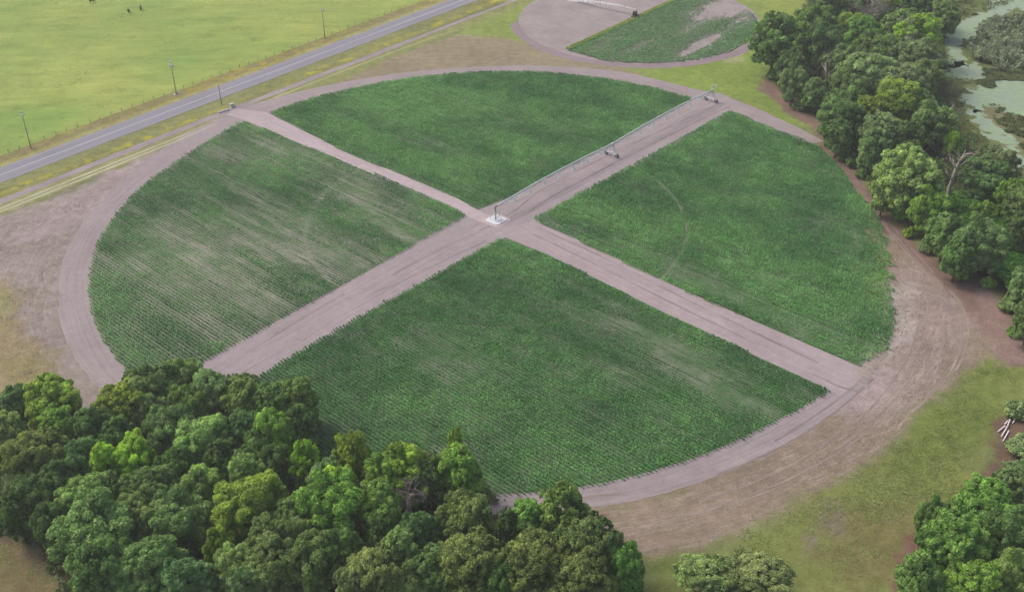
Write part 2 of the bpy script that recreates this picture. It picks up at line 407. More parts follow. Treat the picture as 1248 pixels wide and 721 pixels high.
# roads: centre lines with half widths
def road(name, edges, z, mat):
    c = []; hw = []
    for (a, b) in edges:
        a = G2(*a); b = G2(*b); c.append((a + b) / 2); hw.append(np.linalg.norm(a - b) / 2)
    return ribbon(name, c, hw, z, mat, jit=.25)
road('dirt_road', [((228, 452), (298, 478)), ((245, 443), (312, 459)), ((416, 350), (416 + 62, 364)), ((567, 262), (609, 292)), ((624, 241), (647, 268)), ((749, 177), (765, 203)), ((832, 129), (844, 160)), ((866, 114), (890, 131)), ((880, 112), (899, 126))], .018, M['roadA'])
road('dirt_road', [((646, 250), (606, 285)), ((700, 290), (672, 312)), ((832, 353), (805, 378)), ((1049, 448), (1014, 477)), ((1060, 453), (1026, 484))], .015, M['roadB'])
road('dirt_road', [((288, 132), (276, 140)), ((327, 138), (300, 147)), ((416, 183), (404, 191)), ((549, 238), (538, 248)), ((583, 256), (571, 264)), ((600, 264), (590, 272))], .021, M['roadBn'])

# ------------------------------------------------------------------ crops
ROWU = np.array([math.cos(R2D(-42.2)), math.sin(R2D(-42.2))]); ROWN = np.array([-ROWU[1], ROWU[0]])
quads = {
 'N': [(329, 138), (416, 184), (549, 239), (581, 255), (624, 239.5), (749, 175), (833, 128), (870, 100), (870, 40), (300, 40), (310, 120)],
 'W': [(296, 147), (404, 190), (538, 247), (571, 263), (416, 350), (246, 444), (190, 490), (0, 520), (0, 150), (280, 120)],
 'S': [(609, 291), (672, 313), (805, 379), (1015, 478), (1080, 520), (900, 700), (400, 700), (250, 500), (311, 460), (416, 397)],
 'E': [(646, 268), (751, 211), (832, 167), (893, 133), (930, 105), (1200, 150), (1200, 470), (1060, 456), (1049, 448), (832, 355)],
}
bare = {  # px, py, rx (m along rows), ry (m across), strength
 'W': [(235, 300, 22, 7, .8), (330, 275, 20, 8, .7), (205, 335, 14, 5, .75), (290, 355, 26, 6, .55), (425, 245, 22, 9, .55), (410, 325, 18, 6, .55), (470, 255, 16, 6, .5), (340, 310, 14, 6, .75), (285, 190, 16, 5, .5), (330, 175, 14, 4, .5), (255, 395, 24, 4, .4), (140, 320, 10, 4, .5), (500, 290, 14, 4, .6), (380, 200, 30, 6, .4), (310, 240, 24, 5, .45)],
 'N': [(470, 155, 24, 4, .35), (510, 172, 20, 4, .35), (565, 215, 16, 5, .4), (430, 140, 14, 4, .4), (350, 148, 12, 3, .5), (620, 140, 30, 6, .25), (470, 200, 16, 3, .4), (560, 190, 12, 4, .35), (700, 165, 26, 4, .15)],
 'S': [(535, 432, 12, 8, .45), (620, 345, 14, 6, .35), (780, 410, 22, 6, .45), (850, 440, 24, 6, .45), (885, 470, 22, 5, .4), (740, 445, 20, 5, .35), (560, 575, 10, 2.5, .6), (830, 480, 14, 6, .3), (700, 360, 18, 4, .3), (930, 505, 18, 5, .4), (650, 480, 20, 5, .25), (430, 535, 14, 3, .4), (395, 510, 12, 3, .35)],
 'E': [(1000, 190, 14, 8, .35), (1015, 268, 10, 12, .45), (920, 330, 18, 6, .35), (765, 225, 12, 6, .35), (850, 330, 20, 4, .4), (930, 370, 26, 5, .35), (1045, 395, 8, 18, .35), (900, 300, 12, 6, .25), (985, 420, 16, 5, .4), (730, 290, 14, 3, .3)],
}
M['crop'] = leaf_mat('crop_leaves', A(70, 146, 80), A(158, 222, 132), .4, tint=False)
def plants_mesh(name, P, size, tone, leaves, mat, hgt=.62, spread=.52, wid=.12):
    n = len(P); k = leaves
    a = rng.random((n, k)) * 2 * np.pi; l = spread * rng.uniform(.6, 1.2, (n, k)) * size[:, None]; h = hgt * rng.uniform(.35, 1.15, (n, k)) * size[:, None]
    w_ = wid * rng.uniform(.7, 1.4, (n, k)) * (.4 + .6 * size[:, None])
    base = np.zeros((n, k, 3)); base[..., :2] = P[:, None, :] + rng.normal(0, .05, (n, k, 2)); base[..., 2] = h * .35
    d = np.stack([np.cos(a), np.sin(a), np.zeros_like(a)], -1); s = np.stack([-np.sin(a), np.cos(a), np.zeros_like(a)], -1)
    mid = base + d * (l * .55)[..., None]; mid[..., 2] = h
    tip = base + d * l[..., None]; tip[..., 2] = h * rng.uniform(.55, .95, (n, k))
    V = np.stack([base, mid + s * w_[..., None], tip, mid - s * w_[..., None]], 2).reshape(-1, 3)
    F = np.arange(len(V)).reshape(-1, 4)
    tn = (tone[:, None] + rng.normal(0, .16, (n, k))).clip(0, 1.3).ravel()
    fl = rng.random(len(tn)); tn = np.where(fl > .965, tn + .5, tn)
    return np_mesh(name, V, F, mat, tn)
labels = {'N': 'green crop rows in the far quarter of the round field behind the sprinkler pipe', 'W': 'patchy striped crop rows in the left quarter with much bare soil showing',
          'S': 'dense dark green crop rows in the near quarter of the round field', 'E': 'green crop rows in the right quarter with a curved wheel track'}
R1 = .484 * RF
for q, pg in quads.items():
    pg = poly(pg); step = .34
    ks = np.arange(-136, 137); ss = np.arange(-122, 122, step)
    K, S = np.meshgrid(ks, ss, indexing='ij'); off = K * .91 + .3
    wav = .10 * np.sin(S / 37 + 1.0)
    P = (S + rng.normal(0, .08, S.shape))[..., None] * ROWU + (off + wav + rng.normal(0, .025, S.shape))[..., None] * ROWN
    P = P.reshape(-1, 2); S = S.ravel(); off = off.ravel()
    th = np.arctan2(P[:, 1], P[:, 0]); r = np.hypot(P[:, 0], P[:, 1])
    edge = rcrop(th) - r
    if q == 'E':
        rag = 6 * sstep(-.55, -.25, th) * sstep(.05, -.2, th)      # ragged eastern margin
        edge = edge - rag * (fbm(off / 1.9, S / 14, 21, 2))
    rowend = (vnoise(off * 7.3, off * 0, 4) - .5) * 1.6
    ok = (edge + rowend * .5 > .6) & (sd_poly(P, pg) + rowend * .35 > .25)
    P, S, off, th, r, edge = P[ok], S[ok], off[ok], th[ok], r[ok], edge[ok]
    D = 1.16 + .75 * (fbm(S / 42, off / 16, 11, 4) - .52) + .85 * (fbm(S / 18, off / 1.1, 12, 3) - .5)
    bias = {'N': -.04, 'W': -.12, 'S': .0, 'E': -.04}[q]; D = D + bias
    for (px, py, rx, ry, st) in bare[q]:
        c = G2(px, py); dd = P - c; a = dd @ ROWU / rx; b_ = dd @ ROWN / ry
        wgt = np.exp(-(a * a + b_ * b_)) * (.15 + 1.5 * fbm(S / 14, off / 1.0, 31, 3)); st = st * (.82 if q == 'W' else .75)
        D = D - st * wgt
    # wheel track of the inner drive tower
    vis = {'E': 1.0, 'W': .4, 'S': .4, 'N': .2}[q] * (.7 + .4 * fbm(th * 12, th * 0, 8, 2))
    D = D - vis * np.exp(-((r - R1) / .55) ** 2)
    if q == 'E':                                                   # tractor wheelings close to the eastern edge
        for rr in (3.2, 5.4, 9.0): D = D - .55 * np.exp(-((edge - rr) / .5) ** 2) * sstep(-.45, -.3, th) * sstep(.0, -.12, th)
    D = D - .35 * sstep(2.5, 0, edge) * rng.random(len(D))
    size = (D * 1.0).clip(.0, 1.12) + rng.normal(0, .09, len(D))
    size = np.maximum(size, .26 + rng.normal(0, .05, len(D))); keep = (size > .2) & (rng.random(len(D)) < (D * 1.9 + .15).clip(.22, .985))
    P, size, S, off = P[keep], size[keep].clip(.24, 1.3), S[keep], off[keep]
    tone = ({'N': .46, 'W': .46, 'S': .40, 'E': .46}[q] + 1.3 * (fbm(S / 12, off / 9, 15, 3) - .5) + 1.0 * (fbm(S / 45, off / 30, 16, 3) - .5) + rng.normal(0, .12, len(S))).clip(0, 1)
    me = plants_mesh('crop_rows', P, size, tone, 9, M['crop'], hgt=.68, spread={'N': .28, 'W': .26, 'S': .26, 'E': .28}[q], wid=.10)
    tag(link(bpy.data.objects.new('crop_rows', me)), labels[q], 'crop', kind='stuff')

# ------------------------------------------------------------------ second round field, far side
sf = poly([(655, 0), (635.6, 19), (637, 36), (645, 48), (686, 64), (747, 75), (788, 78.5), (837, 77), (877, 67), (922, 45)])
AA = np.c_[2 * sf, np.ones(len(sf))]; sol = np.linalg.lstsq(AA, (sf ** 2).sum(1), rcond=None)[0]
SC = sol[:2]; SR = math.sqrt(sol[2] + SC @ SC)
def disc2(name, c, r, z, mat, n=200, jit=.5):
    t = np.linspace(-np.pi, np.pi, n, endpoint=False); rr = r + jit * (fbm(np.cos(t) * 20 + 30, np.sin(t) * 20 + 30, 2) - .5)
    V = np.zeros((n + 1, 3)); V[:n, 0] = c[0] + rr * np.cos(t); V[:n, 1] = c[1] + rr * np.sin(t); V[n, :2] = c; V[:, 2] = z
    F = [(n, i, (i + 1) % n) for i in range(n)]; me = np_mesh(name, V, F, mat)
    UV = V[:, :2] @ np.array([[.741, .672], [-.672, .741]]); ul = me.uv_layers.new(name='UVMap'); ul.data.foreach_set('uv', UV[np.array(F).ravel()].ravel().astype(np.float32))
    return tag(link(bpy.data.objects.new(name, me)), kind='structure')
disc2('bare_field', SC, SR + .5, .008, M['bare'])
# track round it
tt = np.linspace(R2D(-178), R2D(-20), 160)
ribbon('ring_track', [SC + (SR + 2.0) * np.array([math.cos(a), math.sin(a)]) for a in tt], 2.0, .010, soil_mat('far_ring_soil', A(150, 136, 140), ruts=((-.8, .3), (.8, .3)), rut_dark=.88), jit=.5)
D0 = G2(692, 60); D1 = G2(823, 0); du = (D1 - D0) / np.linalg.norm(D1 - D0); dn = np.array([du[1], -du[0]])   # dn towards the planted half
M['crop_far'] = leaf_mat('far_crop_leaves', A(76, 130, 72), A(124, 176, 104), .2, tint=False)
M['strip_leaf'] = leaf_mat('yellow_strip_leaves', A(122, 150, 45), A(170, 190, 70), .25, tint=False)
xs = np.arange(-1, 150, .75); ys = np.arange(1.2, 90, 1.3)
X, Y = np.meshgrid(xs, ys, indexing='ij'); X = X.ravel() + rng.normal(0, .15, X.size); Y = Y.ravel() + rng.normal(0, .1, Y.size)
P = D0 + X[:, None] * du + Y[:, None] * dn
ok = (np.hypot(*(P - SC).T) < SR - .8); P, X, Y = P[ok], X[ok], Y[ok]
D = np.full(len(P), 1.0) + .35 * (fbm(X / 20, Y / 9, 3) - .5)
for (px, py, rx, ry, st) in [(868, 12, 18, 6, 1.0), (893, 8, 16, 6, .8), (905, 26, 12, 4, .7), (857, 52, 13, 3, .8), (845, 61, 12, 2.5, .6), (842, 36, 10, 3, .45), (735, 55, 10, 2, .5), (775, 58, 16, 2, .5), (910, 3, 20, 8, .8)]:
    c = G2(px, py); dd = P - c; D -= st * np.exp(-((dd @ du / rx) ** 2 + (dd @ dn / ry) ** 2)) * (.1 + 1.5 * fbm(X / 7, Y / 2, 9))
keep = rng.random(len(D)) < (D * 1.5).clip(.33, 1); P, D = P[keep], D[keep]
me = plants_mesh('crop_rows', P, (D * 1.1).clip(.28, 1.3), rng.normal(.5, .2, len(P)).clip(0, 1), 7, M['crop_far'], spread=.7, wid=.2)
tag(link(bpy.data.objects.new('crop_rows', me)), 'green crop with pale dry patches in the far round field at the top', 'crop', kind='stuff')
X = rng.uniform(0, 150, 9000); Y = rng.uniform(-.9, 1.3, 9000); P = D0 + X[:, None] * du + Y[:, None] * dn
ok = (np.hypot(*(P - SC).T) < SR - .5); P = P[ok]
me = plants_mesh('grass_strip', P, rng.uniform(.6, 1.1, len(P)), rng.normal(.5, .25, len(P)).clip(0, 1), 6, M['strip_leaf'], hgt=.5, spread=.5, wid=.12)
tag(link(bpy.data.objects.new('grass_strip', me)), 'straight yellow green grass strip between bare soil and crop in the far field', 'grass', kind='stuff')

# ------------------------------------------------------------------ ground sheet with land-cover zones
def axis_pts(a, b, st, far):
    m = np.arange(a, b + st, st); k = [st]; 
    while sum(k) < far: k.append(k[-1] * 1.35)
    k = np.cumsum(k); return np.concatenate([a - k[::-1], m, m[-1] + k])
gx = axis_pts(-245, 250, 1.15, 6000); gy = axis_pts(-165, 215, 1.15, 6000)
GX, GY = np.meshgrid(gx, gy, indexing='ij'); GP = np.stack([GX.ravel(), GY.ravel()], 1)
NG = len(GP); zc = np.tile(A(120, 128, 82), (NG, 1)); straw = np.zeros(NG); flower = np.zeros(NG); tuft = np.full(NG, .3)
warp = (fbm(GP[:, 0] / 14, GP[:, 1] / 14, 41, 4) - .5)
warp2 = (fbm(GP[:, 0] / 4, GP[:, 1] / 4, 43, 3) - .5)
near = (np.abs(GP[:, 0]) < 420) & (np.abs(GP[:, 1]) < 420)
def paint(mask, col, s=None, f=None, t=None):
    global straw, flower, tuft
    k = np.clip(mask, 0, 1); zc[:] = zc * (1 - k[:, None]) + np.asarray(col) * k[:, None]
    if s is not None: straw = straw * (1 - k) + s * k
    if f is not None: flower = flower * (1 - k) + f * k
    if t is not None: tuft = tuft * (1 - k) + t * k
def zone(pts, col, soft=3.0, amp=8.0, amp2=3.0, s=None, f=None, t=None, k=1.0):
    d = np.full(NG, -1e3); d[near] = sd_poly(GP[near], poly(pts)); d = d + warp * amp + warp2 * amp2 * 1.9
    paint(sstep(-soft * .7, soft * .7, d) * k, col, s, f, t)
u, v = hcoord(GP)
# left: stubble, olive patch, lower corner
zone([(-80, 300), (0, 262), (60, 243), (130, 213), (200, 178), (300, 130), (330, 200), (130, 300), (100, 400), (150, 470), (140, 540), (60, 540), (-80, 540)], A(150, 140, 134), 3, 4, 3, s=.75, t=.12)
zone([(60, 250), (120, 215), (185, 188), (165, 220), (120, 262), (60, 290), (10, 300)], A(164, 150, 150), 4, 6, 5, s=1.0, t=.05, k=.75)
zone([(-60, 335), (12, 340), (34, 366), (38, 400), (45, 440), (60, 480), (20, 520), (-60, 520)], A(148, 134, 98), 5, 9, 5, s=.3, t=.4, k=.85)
zone([(-60, 350), (14, 352), (22, 380), (8, 400), (-60, 410)], A(146, 146, 96), 3, 8, 4, s=.3, t=.3, k=.8)
zone([(20, 445), (60, 440), (85, 470), (70, 505), (30, 495)], A(140, 132, 84), 4, 8, 4, s=.2, t=.5, k=.7)
zone([(-60, 630), (10, 645), (60, 668), (100, 720), (120, 800), (-60, 800)], A(118, 108, 78), 3, 6, 3, s=.25, t=.5)
zone([(-60, 640), (10, 648), (65, 672), (85, 700), (60, 706), (20, 668), (-60, 662)], A(118, 100, 88), 3, 5, 3, s=.2, t=.1, k=.7)
# far: brown stubble wedge, green wedge, bright grass
zone([(300, 131), (400, 100), (470, 67), (560, 42), (620, 0), (680, -30), (960, -60), (1010, 10), (1000, 120), (840, 108), (650, 84), (563, 86), (416, 103)], A(134, 150, 80), 2.5, 6, 3, s=.1, t=.35)
zone([(340, 122), (416, 98), (476, 68), (530, 50), (580, 38), (625, 46), (680, 64), (735, 80), (800, 92), (760, 92), (650, 84), (563, 86), (416, 104)], A(147, 137, 112), 2.5, 4, 4, s=.5, t=.3)
zone([(560, 42), (590, 22), (640, -10), (660, -10), (632, 22), (636, 44), (650, 54), (600, 46)], A(134, 150, 80), 2, 3, 2, s=.0, t=.3)
zone([(770, 86), (840, 82), (905, 66), (930, 44), (945, 5), (990, 5), (985, 90), (1000, 160), (940, 150), (905, 122), (832, 104)], A(128, 150, 70), 3, 5, 3, s=.05, t=.35, k=.8)
zone([(930, -20), (990, -20), (975, 80), (930, 75)], A(148, 160, 80), 3, 5, 3, s=.1, t=.2, k=.7)
zone([(880, 62), (905, 60), (905, 76), (885, 76)], A(160, 158, 124), 2, 4, 3, s=.6, k=.7)
# right-hand margin: path, turn-around, stubble, grass
zone([(1045, 250), (1070, 250), (1110, 300), (1150, 340), (1200, 375), (1230, 430), (1150, 490), (1080, 560), (990, 615), (900, 655), (800, 690), (730, 690), (560, 690), (560, 610), (640, 600), (700, 612), (800, 600), (930, 530), (1010, 480), (1050, 440), (1060, 400), (1080, 330)], A(143, 129, 114), 3, 5, 4, s=.85, t=.25)
zone([(1085, 320), (1120, 320), (1165, 345), (1195, 400), (1160, 460), (1090, 500), (1040, 520), (1020, 490), (1060, 445), (1085, 400)], A(152, 136, 131), 4, 6, 5, s=.8, t=.12, k=.8)
zone([(1080, 345), (1112, 350), (1120, 400), (1095, 430), (1060, 452), (1040, 450), (1078, 415)], A(178, 166, 162), 2, 4, 4, s=1., t=.0, k=.85)
zone([(1185, 440), (1215, 428), (1300, 450), (1300, 530), (1225, 520), (1190, 600), (1090, 725), (1060, 800), (760, 800), (770, 700), (880, 668), (940, 632), (1010, 595), (1085, 540), (1140, 495)], A(122, 130, 74), 4, 7, 4, s=.12, t=.45)
zone([(1150, 480), (1200, 440), (1240, 455), (1220, 510), (1150, 560), (1100, 590), (1080, 570)], A(112, 130, 64), 5, 9, 4, s=.05, t=.5, k=.7)
zone([(1010, 640), (1120, 600), (1130, 640), (1100, 700), (1000, 740)], A(120, 112, 76), 6, 12, 6, s=.2, t=.4, k=.7)
zone([(985, 625), (1015, 620), (1020, 645), (990, 655)], A(128, 118, 104), 2, 5, 5, s=.6, k=.7)
zone([(770, 690), (800, 672), (900, 672), (880, 700), (800, 705)], A(104, 120, 58), 3, 5, 3, s=.05, k=.8)
zone([(1030, 448), (1062, 440), (1085, 452), (1078, 480), (1045, 505), (1010, 500)], A(162, 148, 147), 3, 4, 4, s=.5, t=0, k=.8)
# reddish leaf-litter edges
zone([(930, 92), (945, 100), (985, 128), (1012, 160), (1030, 185), (1045, 205), (1068, 240), (1080, 262), (1120, 300), (1160, 332), (1200, 345), (1240, 400), (1260, 440), (1230, 450), (1195, 395), (1150, 350), (1110, 312), (1066, 266), (1040, 232), (1014, 197), (996, 168), (970, 144), (944, 124), (926, 108)], A(130, 108, 100), 1.5, 3, 3, s=.15, t=.1)
zone([(1195, 350), (1262, 395), (1262, 448), (1215, 440), (1195, 400)], A(144, 122, 115), 3, 5, 4, s=.25, t=.15, k=.85)
zone([(1215, 505), (1240, 490), (1262, 490), (1262, 560), (1210, 600), (1196, 590), (1210, 545)], A(112, 92, 78), 2, 4, 3, s=.1, t=.2)
zone([(1122, 680), (1130, 655), (1115, 650), (1095, 700), (1080, 740), (1110, 740)], A(122, 96, 84), 1.5, 4, 3, s=.1, t=.2)
zone([(560, 618), (700, 622), (760, 618), (740, 655), (600, 655)], A(132, 116, 96), 2, 4, 3, s=.5, t=.4, k=.6)
# wood floors
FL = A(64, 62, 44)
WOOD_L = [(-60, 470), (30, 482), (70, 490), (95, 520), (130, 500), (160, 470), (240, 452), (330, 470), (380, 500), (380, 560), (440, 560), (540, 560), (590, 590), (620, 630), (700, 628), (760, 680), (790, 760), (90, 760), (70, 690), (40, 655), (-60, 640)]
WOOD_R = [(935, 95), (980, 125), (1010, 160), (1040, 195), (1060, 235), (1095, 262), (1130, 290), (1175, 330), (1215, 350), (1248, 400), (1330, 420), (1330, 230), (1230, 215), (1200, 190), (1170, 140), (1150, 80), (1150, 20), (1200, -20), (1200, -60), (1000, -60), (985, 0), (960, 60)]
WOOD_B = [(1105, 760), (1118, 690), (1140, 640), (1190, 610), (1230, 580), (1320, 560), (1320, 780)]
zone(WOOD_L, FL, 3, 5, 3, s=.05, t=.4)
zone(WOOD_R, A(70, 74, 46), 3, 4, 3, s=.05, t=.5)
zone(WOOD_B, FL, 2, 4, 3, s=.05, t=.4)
# marsh
zone([(1130, -60), (1180, -20), (1150, 30), (1160, 100), (1175, 140), (1205, 195), (1250, 235), (1400, 260), (1400, -60)], A(106, 120, 72), 4, 8, 4, s=.05, t=.6)
zone([(1185, 90), (1230, 70), (1262, 120), (1262, 200), (1225, 190), (1195, 140)], A(134, 130, 98), 4, 9, 5, s=.3, t=.6, k=.7)
zone([(1165, 130), (1185, 130), (1210, 175), (1240, 220), (1215, 215), (1180, 175)], A(114, 118, 62), 3, 6, 4, s=.1, t=.4, k=.8)
# highway verges
on = sstep(30, 24, np.abs(v)) * (v < 13.2)
paint(((v > 4) & (v < 13.6)) * 1.0, A(140, 134, 90), s=.35, f=.0, t=.5)
paint(sstep(7.8, 6.2, v) * (v > 4), A(162, 158, 104), s=.2, t=.2)
flf = sstep(.42, .62, fbm(u / 22, v / 5, 51, 4))
flower = np.where((v > 6.5) & (v < 13), flf * .55, flower)
nv = ((v > -15.2) & (v < -4)) * 1.0
paint(nv, A(136, 140, 92), s=.15, t=.45)
paint(nv * sstep(-6.4, -5.2, v), A(132, 136, 92), s=.1, t=.2)
flower = np.where(nv > 0, np.exp(-((v + 12.2) / 1.9) ** 2) * sstep(.36, .58, fbm(u / 26, v / 4, 55, 4)) * .95, flower)
paint((((v < -18) & (v > -23.8)) * 1.0) * sstep(-20, -40, -u + 0) * 0, A(150, 152, 84))
paint(sstep(-24.6, -23.2, v) * (v < -17.8) * (u < 60), A(146, 148, 100), s=.3, t=.3)
paint(sstep(-25.5, -23.5, v) * (v < -17.8) * (u >= 60), A(140, 146, 92), s=.15, t=.3)
GZ = np.where(near, 0.0, -.02)
# a shallow roll in the land under the woods and beyond the frame
nx, ny = len(gx), len(gy)
idx = np.arange(NG).reshape(nx, ny)
F = np.stack([idx[:-1, :-1], idx[1:, :-1], idx[1:, 1:], idx[:-1, 1:]], -1).reshape(-1, 4)
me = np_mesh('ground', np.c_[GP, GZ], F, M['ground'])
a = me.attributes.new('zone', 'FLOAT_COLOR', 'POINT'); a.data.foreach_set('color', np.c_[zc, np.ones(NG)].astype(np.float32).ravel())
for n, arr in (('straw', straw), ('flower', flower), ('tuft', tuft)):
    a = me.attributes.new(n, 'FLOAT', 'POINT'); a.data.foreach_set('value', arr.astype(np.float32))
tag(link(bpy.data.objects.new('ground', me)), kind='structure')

# pasture beyond the fence
VF = 12.6
P_ = [hpt(-700, VF), hpt(900, VF), hpt(900, 900), hpt(-700, 900)]
me = np_mesh('pasture', [(p[0], p[1], .006) for p in P_], [(0, 1, 2, 3)], M['pasture'])
tag(link(bpy.data.objects.new('pasture', me)), kind='structure')
# highway, markings, farm strip
ribbon('highway', [hpt(-500, -.4), hpt(800, -.4)], 4.95, .05, M['asphalt'], step=10)
ribbon('center_line', [hpt(-500, -.25), hpt(800, -.25)], .20, .056, M['line'], step=4, jit=.05)
ribbon('edge_line', [hpt(-500, 3.7), hpt(800, 3.7)], .08, .056, M['line_dim'], step=4, jit=.03)
ribbon('edge_line', [hpt(-500, -4.3), hpt(800, -4.3)], .08, .056, M['line_dim'], step=4, jit=.03)
ribbon('gravel_strip', [hpt(-120, -16.3), hpt(-9, -16.5), hpt(60, -16.0), hpt(155, -17.0), hpt(225, -17.8), hpt(300, -18)], [1.5, 1.5, 1.5, 1.4, 1.0, .8], .008, M['greystrip'], jit=.5)
for k, vv in enumerate((-20.4, -22.4)):
    ribbon('farm_track', [hpt(-120, vv), hpt(20, vv), hpt(52, vv + .2), hpt(66, vv + 1.2)], [.5, .5, .45, .2], .011 + k * .003, M['twotrack'], jit=.35, seed=k)
ribbon('farm_track', [hpt(72, -19.2), hpt(100, -19.6), hpt(146, -20.6), hpt(172, -21.9), hpt(184, -23.6)], [.3, .5, .45, .4, .2], .011, M['edgetrack'], jit=.4)
# tyre ruts
pt = lambda L: [G2(*p) for p in L]
ribbon_multi('tyre_ruts', [
    pt([(1066, 256), (1082, 280), (1105, 310), (1130, 330), (1142, 350)]), pt([(1062, 262), (1076, 285), (1098, 315), (1118, 335), (1128, 358)]),
    pt([(1130, 332), (1158, 350), (1180, 380), (1182, 420), (1160, 460)]), pt([(1150, 385), (1152, 410), (1158, 440)]), pt([(1168, 380), (1176, 400), (1168, 440), (1140, 480), (1100, 510)]),
    
    pt([(1120, 390), (1110, 430), (1085, 470), (1050, 510)]), pt([(1135, 400), (1125, 440), (1095, 480), (1060, 520), (1000, 560)]),
    pt([(840, 615), (930, 585), (1010, 540), (1070, 490)]), pt([(840, 628), (940, 595), (1030, 548), (1090, 500)]), pt([(780, 640), (870, 622), (960, 590)]),
    pt([(620, 612), (700, 608), (740, 605)]), pt([(690, 612), (720, 604), (760, 602)]),
    ], .22, .022, M['tread'])
ribbon_multi('tyre_ruts', [
    pt([(1118, 360), (1132, 352), (1150, 356), (1160, 375)]), pt([(1126, 368), (1138, 360), (1150, 366), (1156, 385)]),
    pt([(1072, 262), (1092, 288), (1116, 316), (1136, 338)]), pt([(1078, 264), (1098, 288), (1124, 318), (1146, 340)]),
    pt([(990, 455), (1020, 470), (1050, 478)]), pt([(1070, 455), (1045, 480), (1005, 512), (940, 552), (860, 583)]), pt([(1060, 452), (1035, 476), (995, 506), (935, 543)]),
    pt([(470, 340), (520, 312), (560, 292), (590, 280), (620, 262), (650, 240)]), pt([(440, 362), (500, 340), (550, 312), (580, 300), (600, 290)]),
    pt([(290, 436), (330, 412), (380, 380), (430, 352)]),
    pt([(625, 262), (640, 243), (690, 215), (760, 180), (830, 148), (880, 125)]), pt([(640, 262), (660, 246), (720, 214), (790, 178), (850, 148), (886, 130), (900, 128)]),
    pt([(650, 275), (700, 297), (760, 326), (830, 362), (930, 410), (1010, 448)]), pt([(642, 282), (690, 304), (750, 334), (820, 370), (920, 418), (1000, 456)]),
    ], .22, .030, M['treadd'])

# pale bare ridges where the rows run out at the eastern margin
tr = []
for k in range(90):
    px = rng.uniform(1050, 1118); py = 452 - (px - 1052) * 1.75 + rng.uniform(-10, 20); c = G2(px, py); L_ = rng.uniform(.7, 2.6); tr.append([c - ROWU * L_, c - ROWU * L_ * .3 + rng.normal(0, .3, 2), c + ROWU * L_])
ribbon_multi('bare_ridges', tr, .5, .03, M['ridge'])

# thin summer haze lying over the whole place
hm = bpy.data.materials.new('thin_haze'); hm.use_nodes = True; nt = hm.node_tree; nt.nodes.remove(nt.nodes['Principled BSDF'])
vs = nt.nodes.new('ShaderNodeVolumeScatter'); vs.inputs['Density'].default_value = .00025; vs.inputs['Anisotropy'].default_value = .2; vs.inputs['Color'].default_value = (.95, .97, 1, 1)
nt.links.new(vs.outputs[0], nt.nodes['Material Output'].inputs['Volume'])
m = MB(); m.box((0, 100, 98), (1500, 1500, 200)); tag(m.build('haze', hm), 'thin pale haze lying over the fields', 'haze', kind='stuff')

# ------------------------------------------------------------------ materials for made things
M['galv'] = plain_mat('galvanised_steel', A(205, 216, 216), .5, .4, 0, .1)
M['tyre'] = plain_mat('tyre_rubber', A(62, 58, 66), .9, .2)
M['hub'] = plain_mat('wheel_rim', A(150, 150, 160), .5, .4, .3)
M['conc'] = plain_mat('concrete', A(222, 223, 232), .9, .2, var=.12, scale=2)
M['lime'] = plain_mat('limerock', A(186, 172, 172), .95, .1, var=.15, scale=1.5)
M['wood'] = plain_mat('weathered_pole_wood', A(186, 172, 140), .9, .1, var=.3)
M['whiteware'] = plain_mat('pale_insulator', A(226, 232, 220), .4, .5, var=.08)
M['gal_rust'] = plain_mat('rusty_riser', A(112, 92, 92), .7, .3)
M['pvc'] = plain_mat('white_pipe_plastic', A(232, 220, 224), .5, .4, var=.08)
M['cow'] = plain_mat('black_hide', A(44, 42, 36), .8, .2, var=.3)
M['cow_b'] = plain_mat('dark_brown_hide', A(60, 50, 36), .8, .2, var=.3)
M['dark'] = plain_mat('dark_painted_steel', A(58, 66, 58), .6, .3, .2)
M['box'] = plain_mat('grey_green_cabinet', A(196, 204, 190), .5, .3, var=.1)
M['bark'] = plain_mat('tree_bark', A(96, 86, 74), .95, .1, var=.35, scale=3)
M['deadwood'] = plain_mat('bleached_dead_wood', A(176, 164, 156), .9, .1, var=.3, scale=2)
M['fencewood'] = plain_mat('fence_post_wood', A(132, 126, 98), .9, .1, var=.3)
M['wire'] = plain_mat('fence_wire', A(150, 148, 140), .5, .4, .5)

# ------------------------------------------------------------------ centre-pivot sprinkler
T1 = G(747, 191)[:2]; T2 = G(866.5, 124.0)[:2]
PV = T2 / np.linalg.norm(T2); heading = math.atan2(PV[1], PV[0]); L1 = float(np.linalg.norm(T1)); L2 = float(np.linalg.norm(T2))
piv = tag(empty('center_pivot_sprinkler', (0, 0, 0.3), heading), 'long galvanised irrigation pivot with a pipe on two wheeled towers along the dirt road', 'irrigation machine')
ZP = 3.9
m = MB()      # central tower: four leaning legs, ring beams, riser, elbow
for sx in (-1, 1):
    for sy in (-1, 1):
        m.bar((sx * 1.15, sy * 1.15, .05), (sx * .28, sy * .28, 3.5), .13, .13)
for z, s in ((1.2, .85), (2.4, .56)):
    c = [(s, s, z), (-s, s, z), (-s, -s, z), (s, -s, z)]
    for i in range(4): m.bar(c[i], c[(i + 1) % 4], .08, .08)
for i in range(4):
    c = [(1, 1), (-1, 1), (-1, -1), (1, -1)]; a, b = c[i], c[(i + 1) % 4]
    m.bar((a[0] * 1.15, a[1] * 1.15, .1), (b[0] * .85, b[1] * .85, 1.2), .05, .05)
m.build('pivot_tower', M['galv'], piv)
m = MB(); m.tube([(0, 0, 0), (0, 0, 3.4), (0.05, 0, 3.75), (.3, 0, ZP), (1.2, 0, ZP)], [.2, .2, .2, .19, .16], 12); m.build('riser', M['gal_rust'], piv, True)
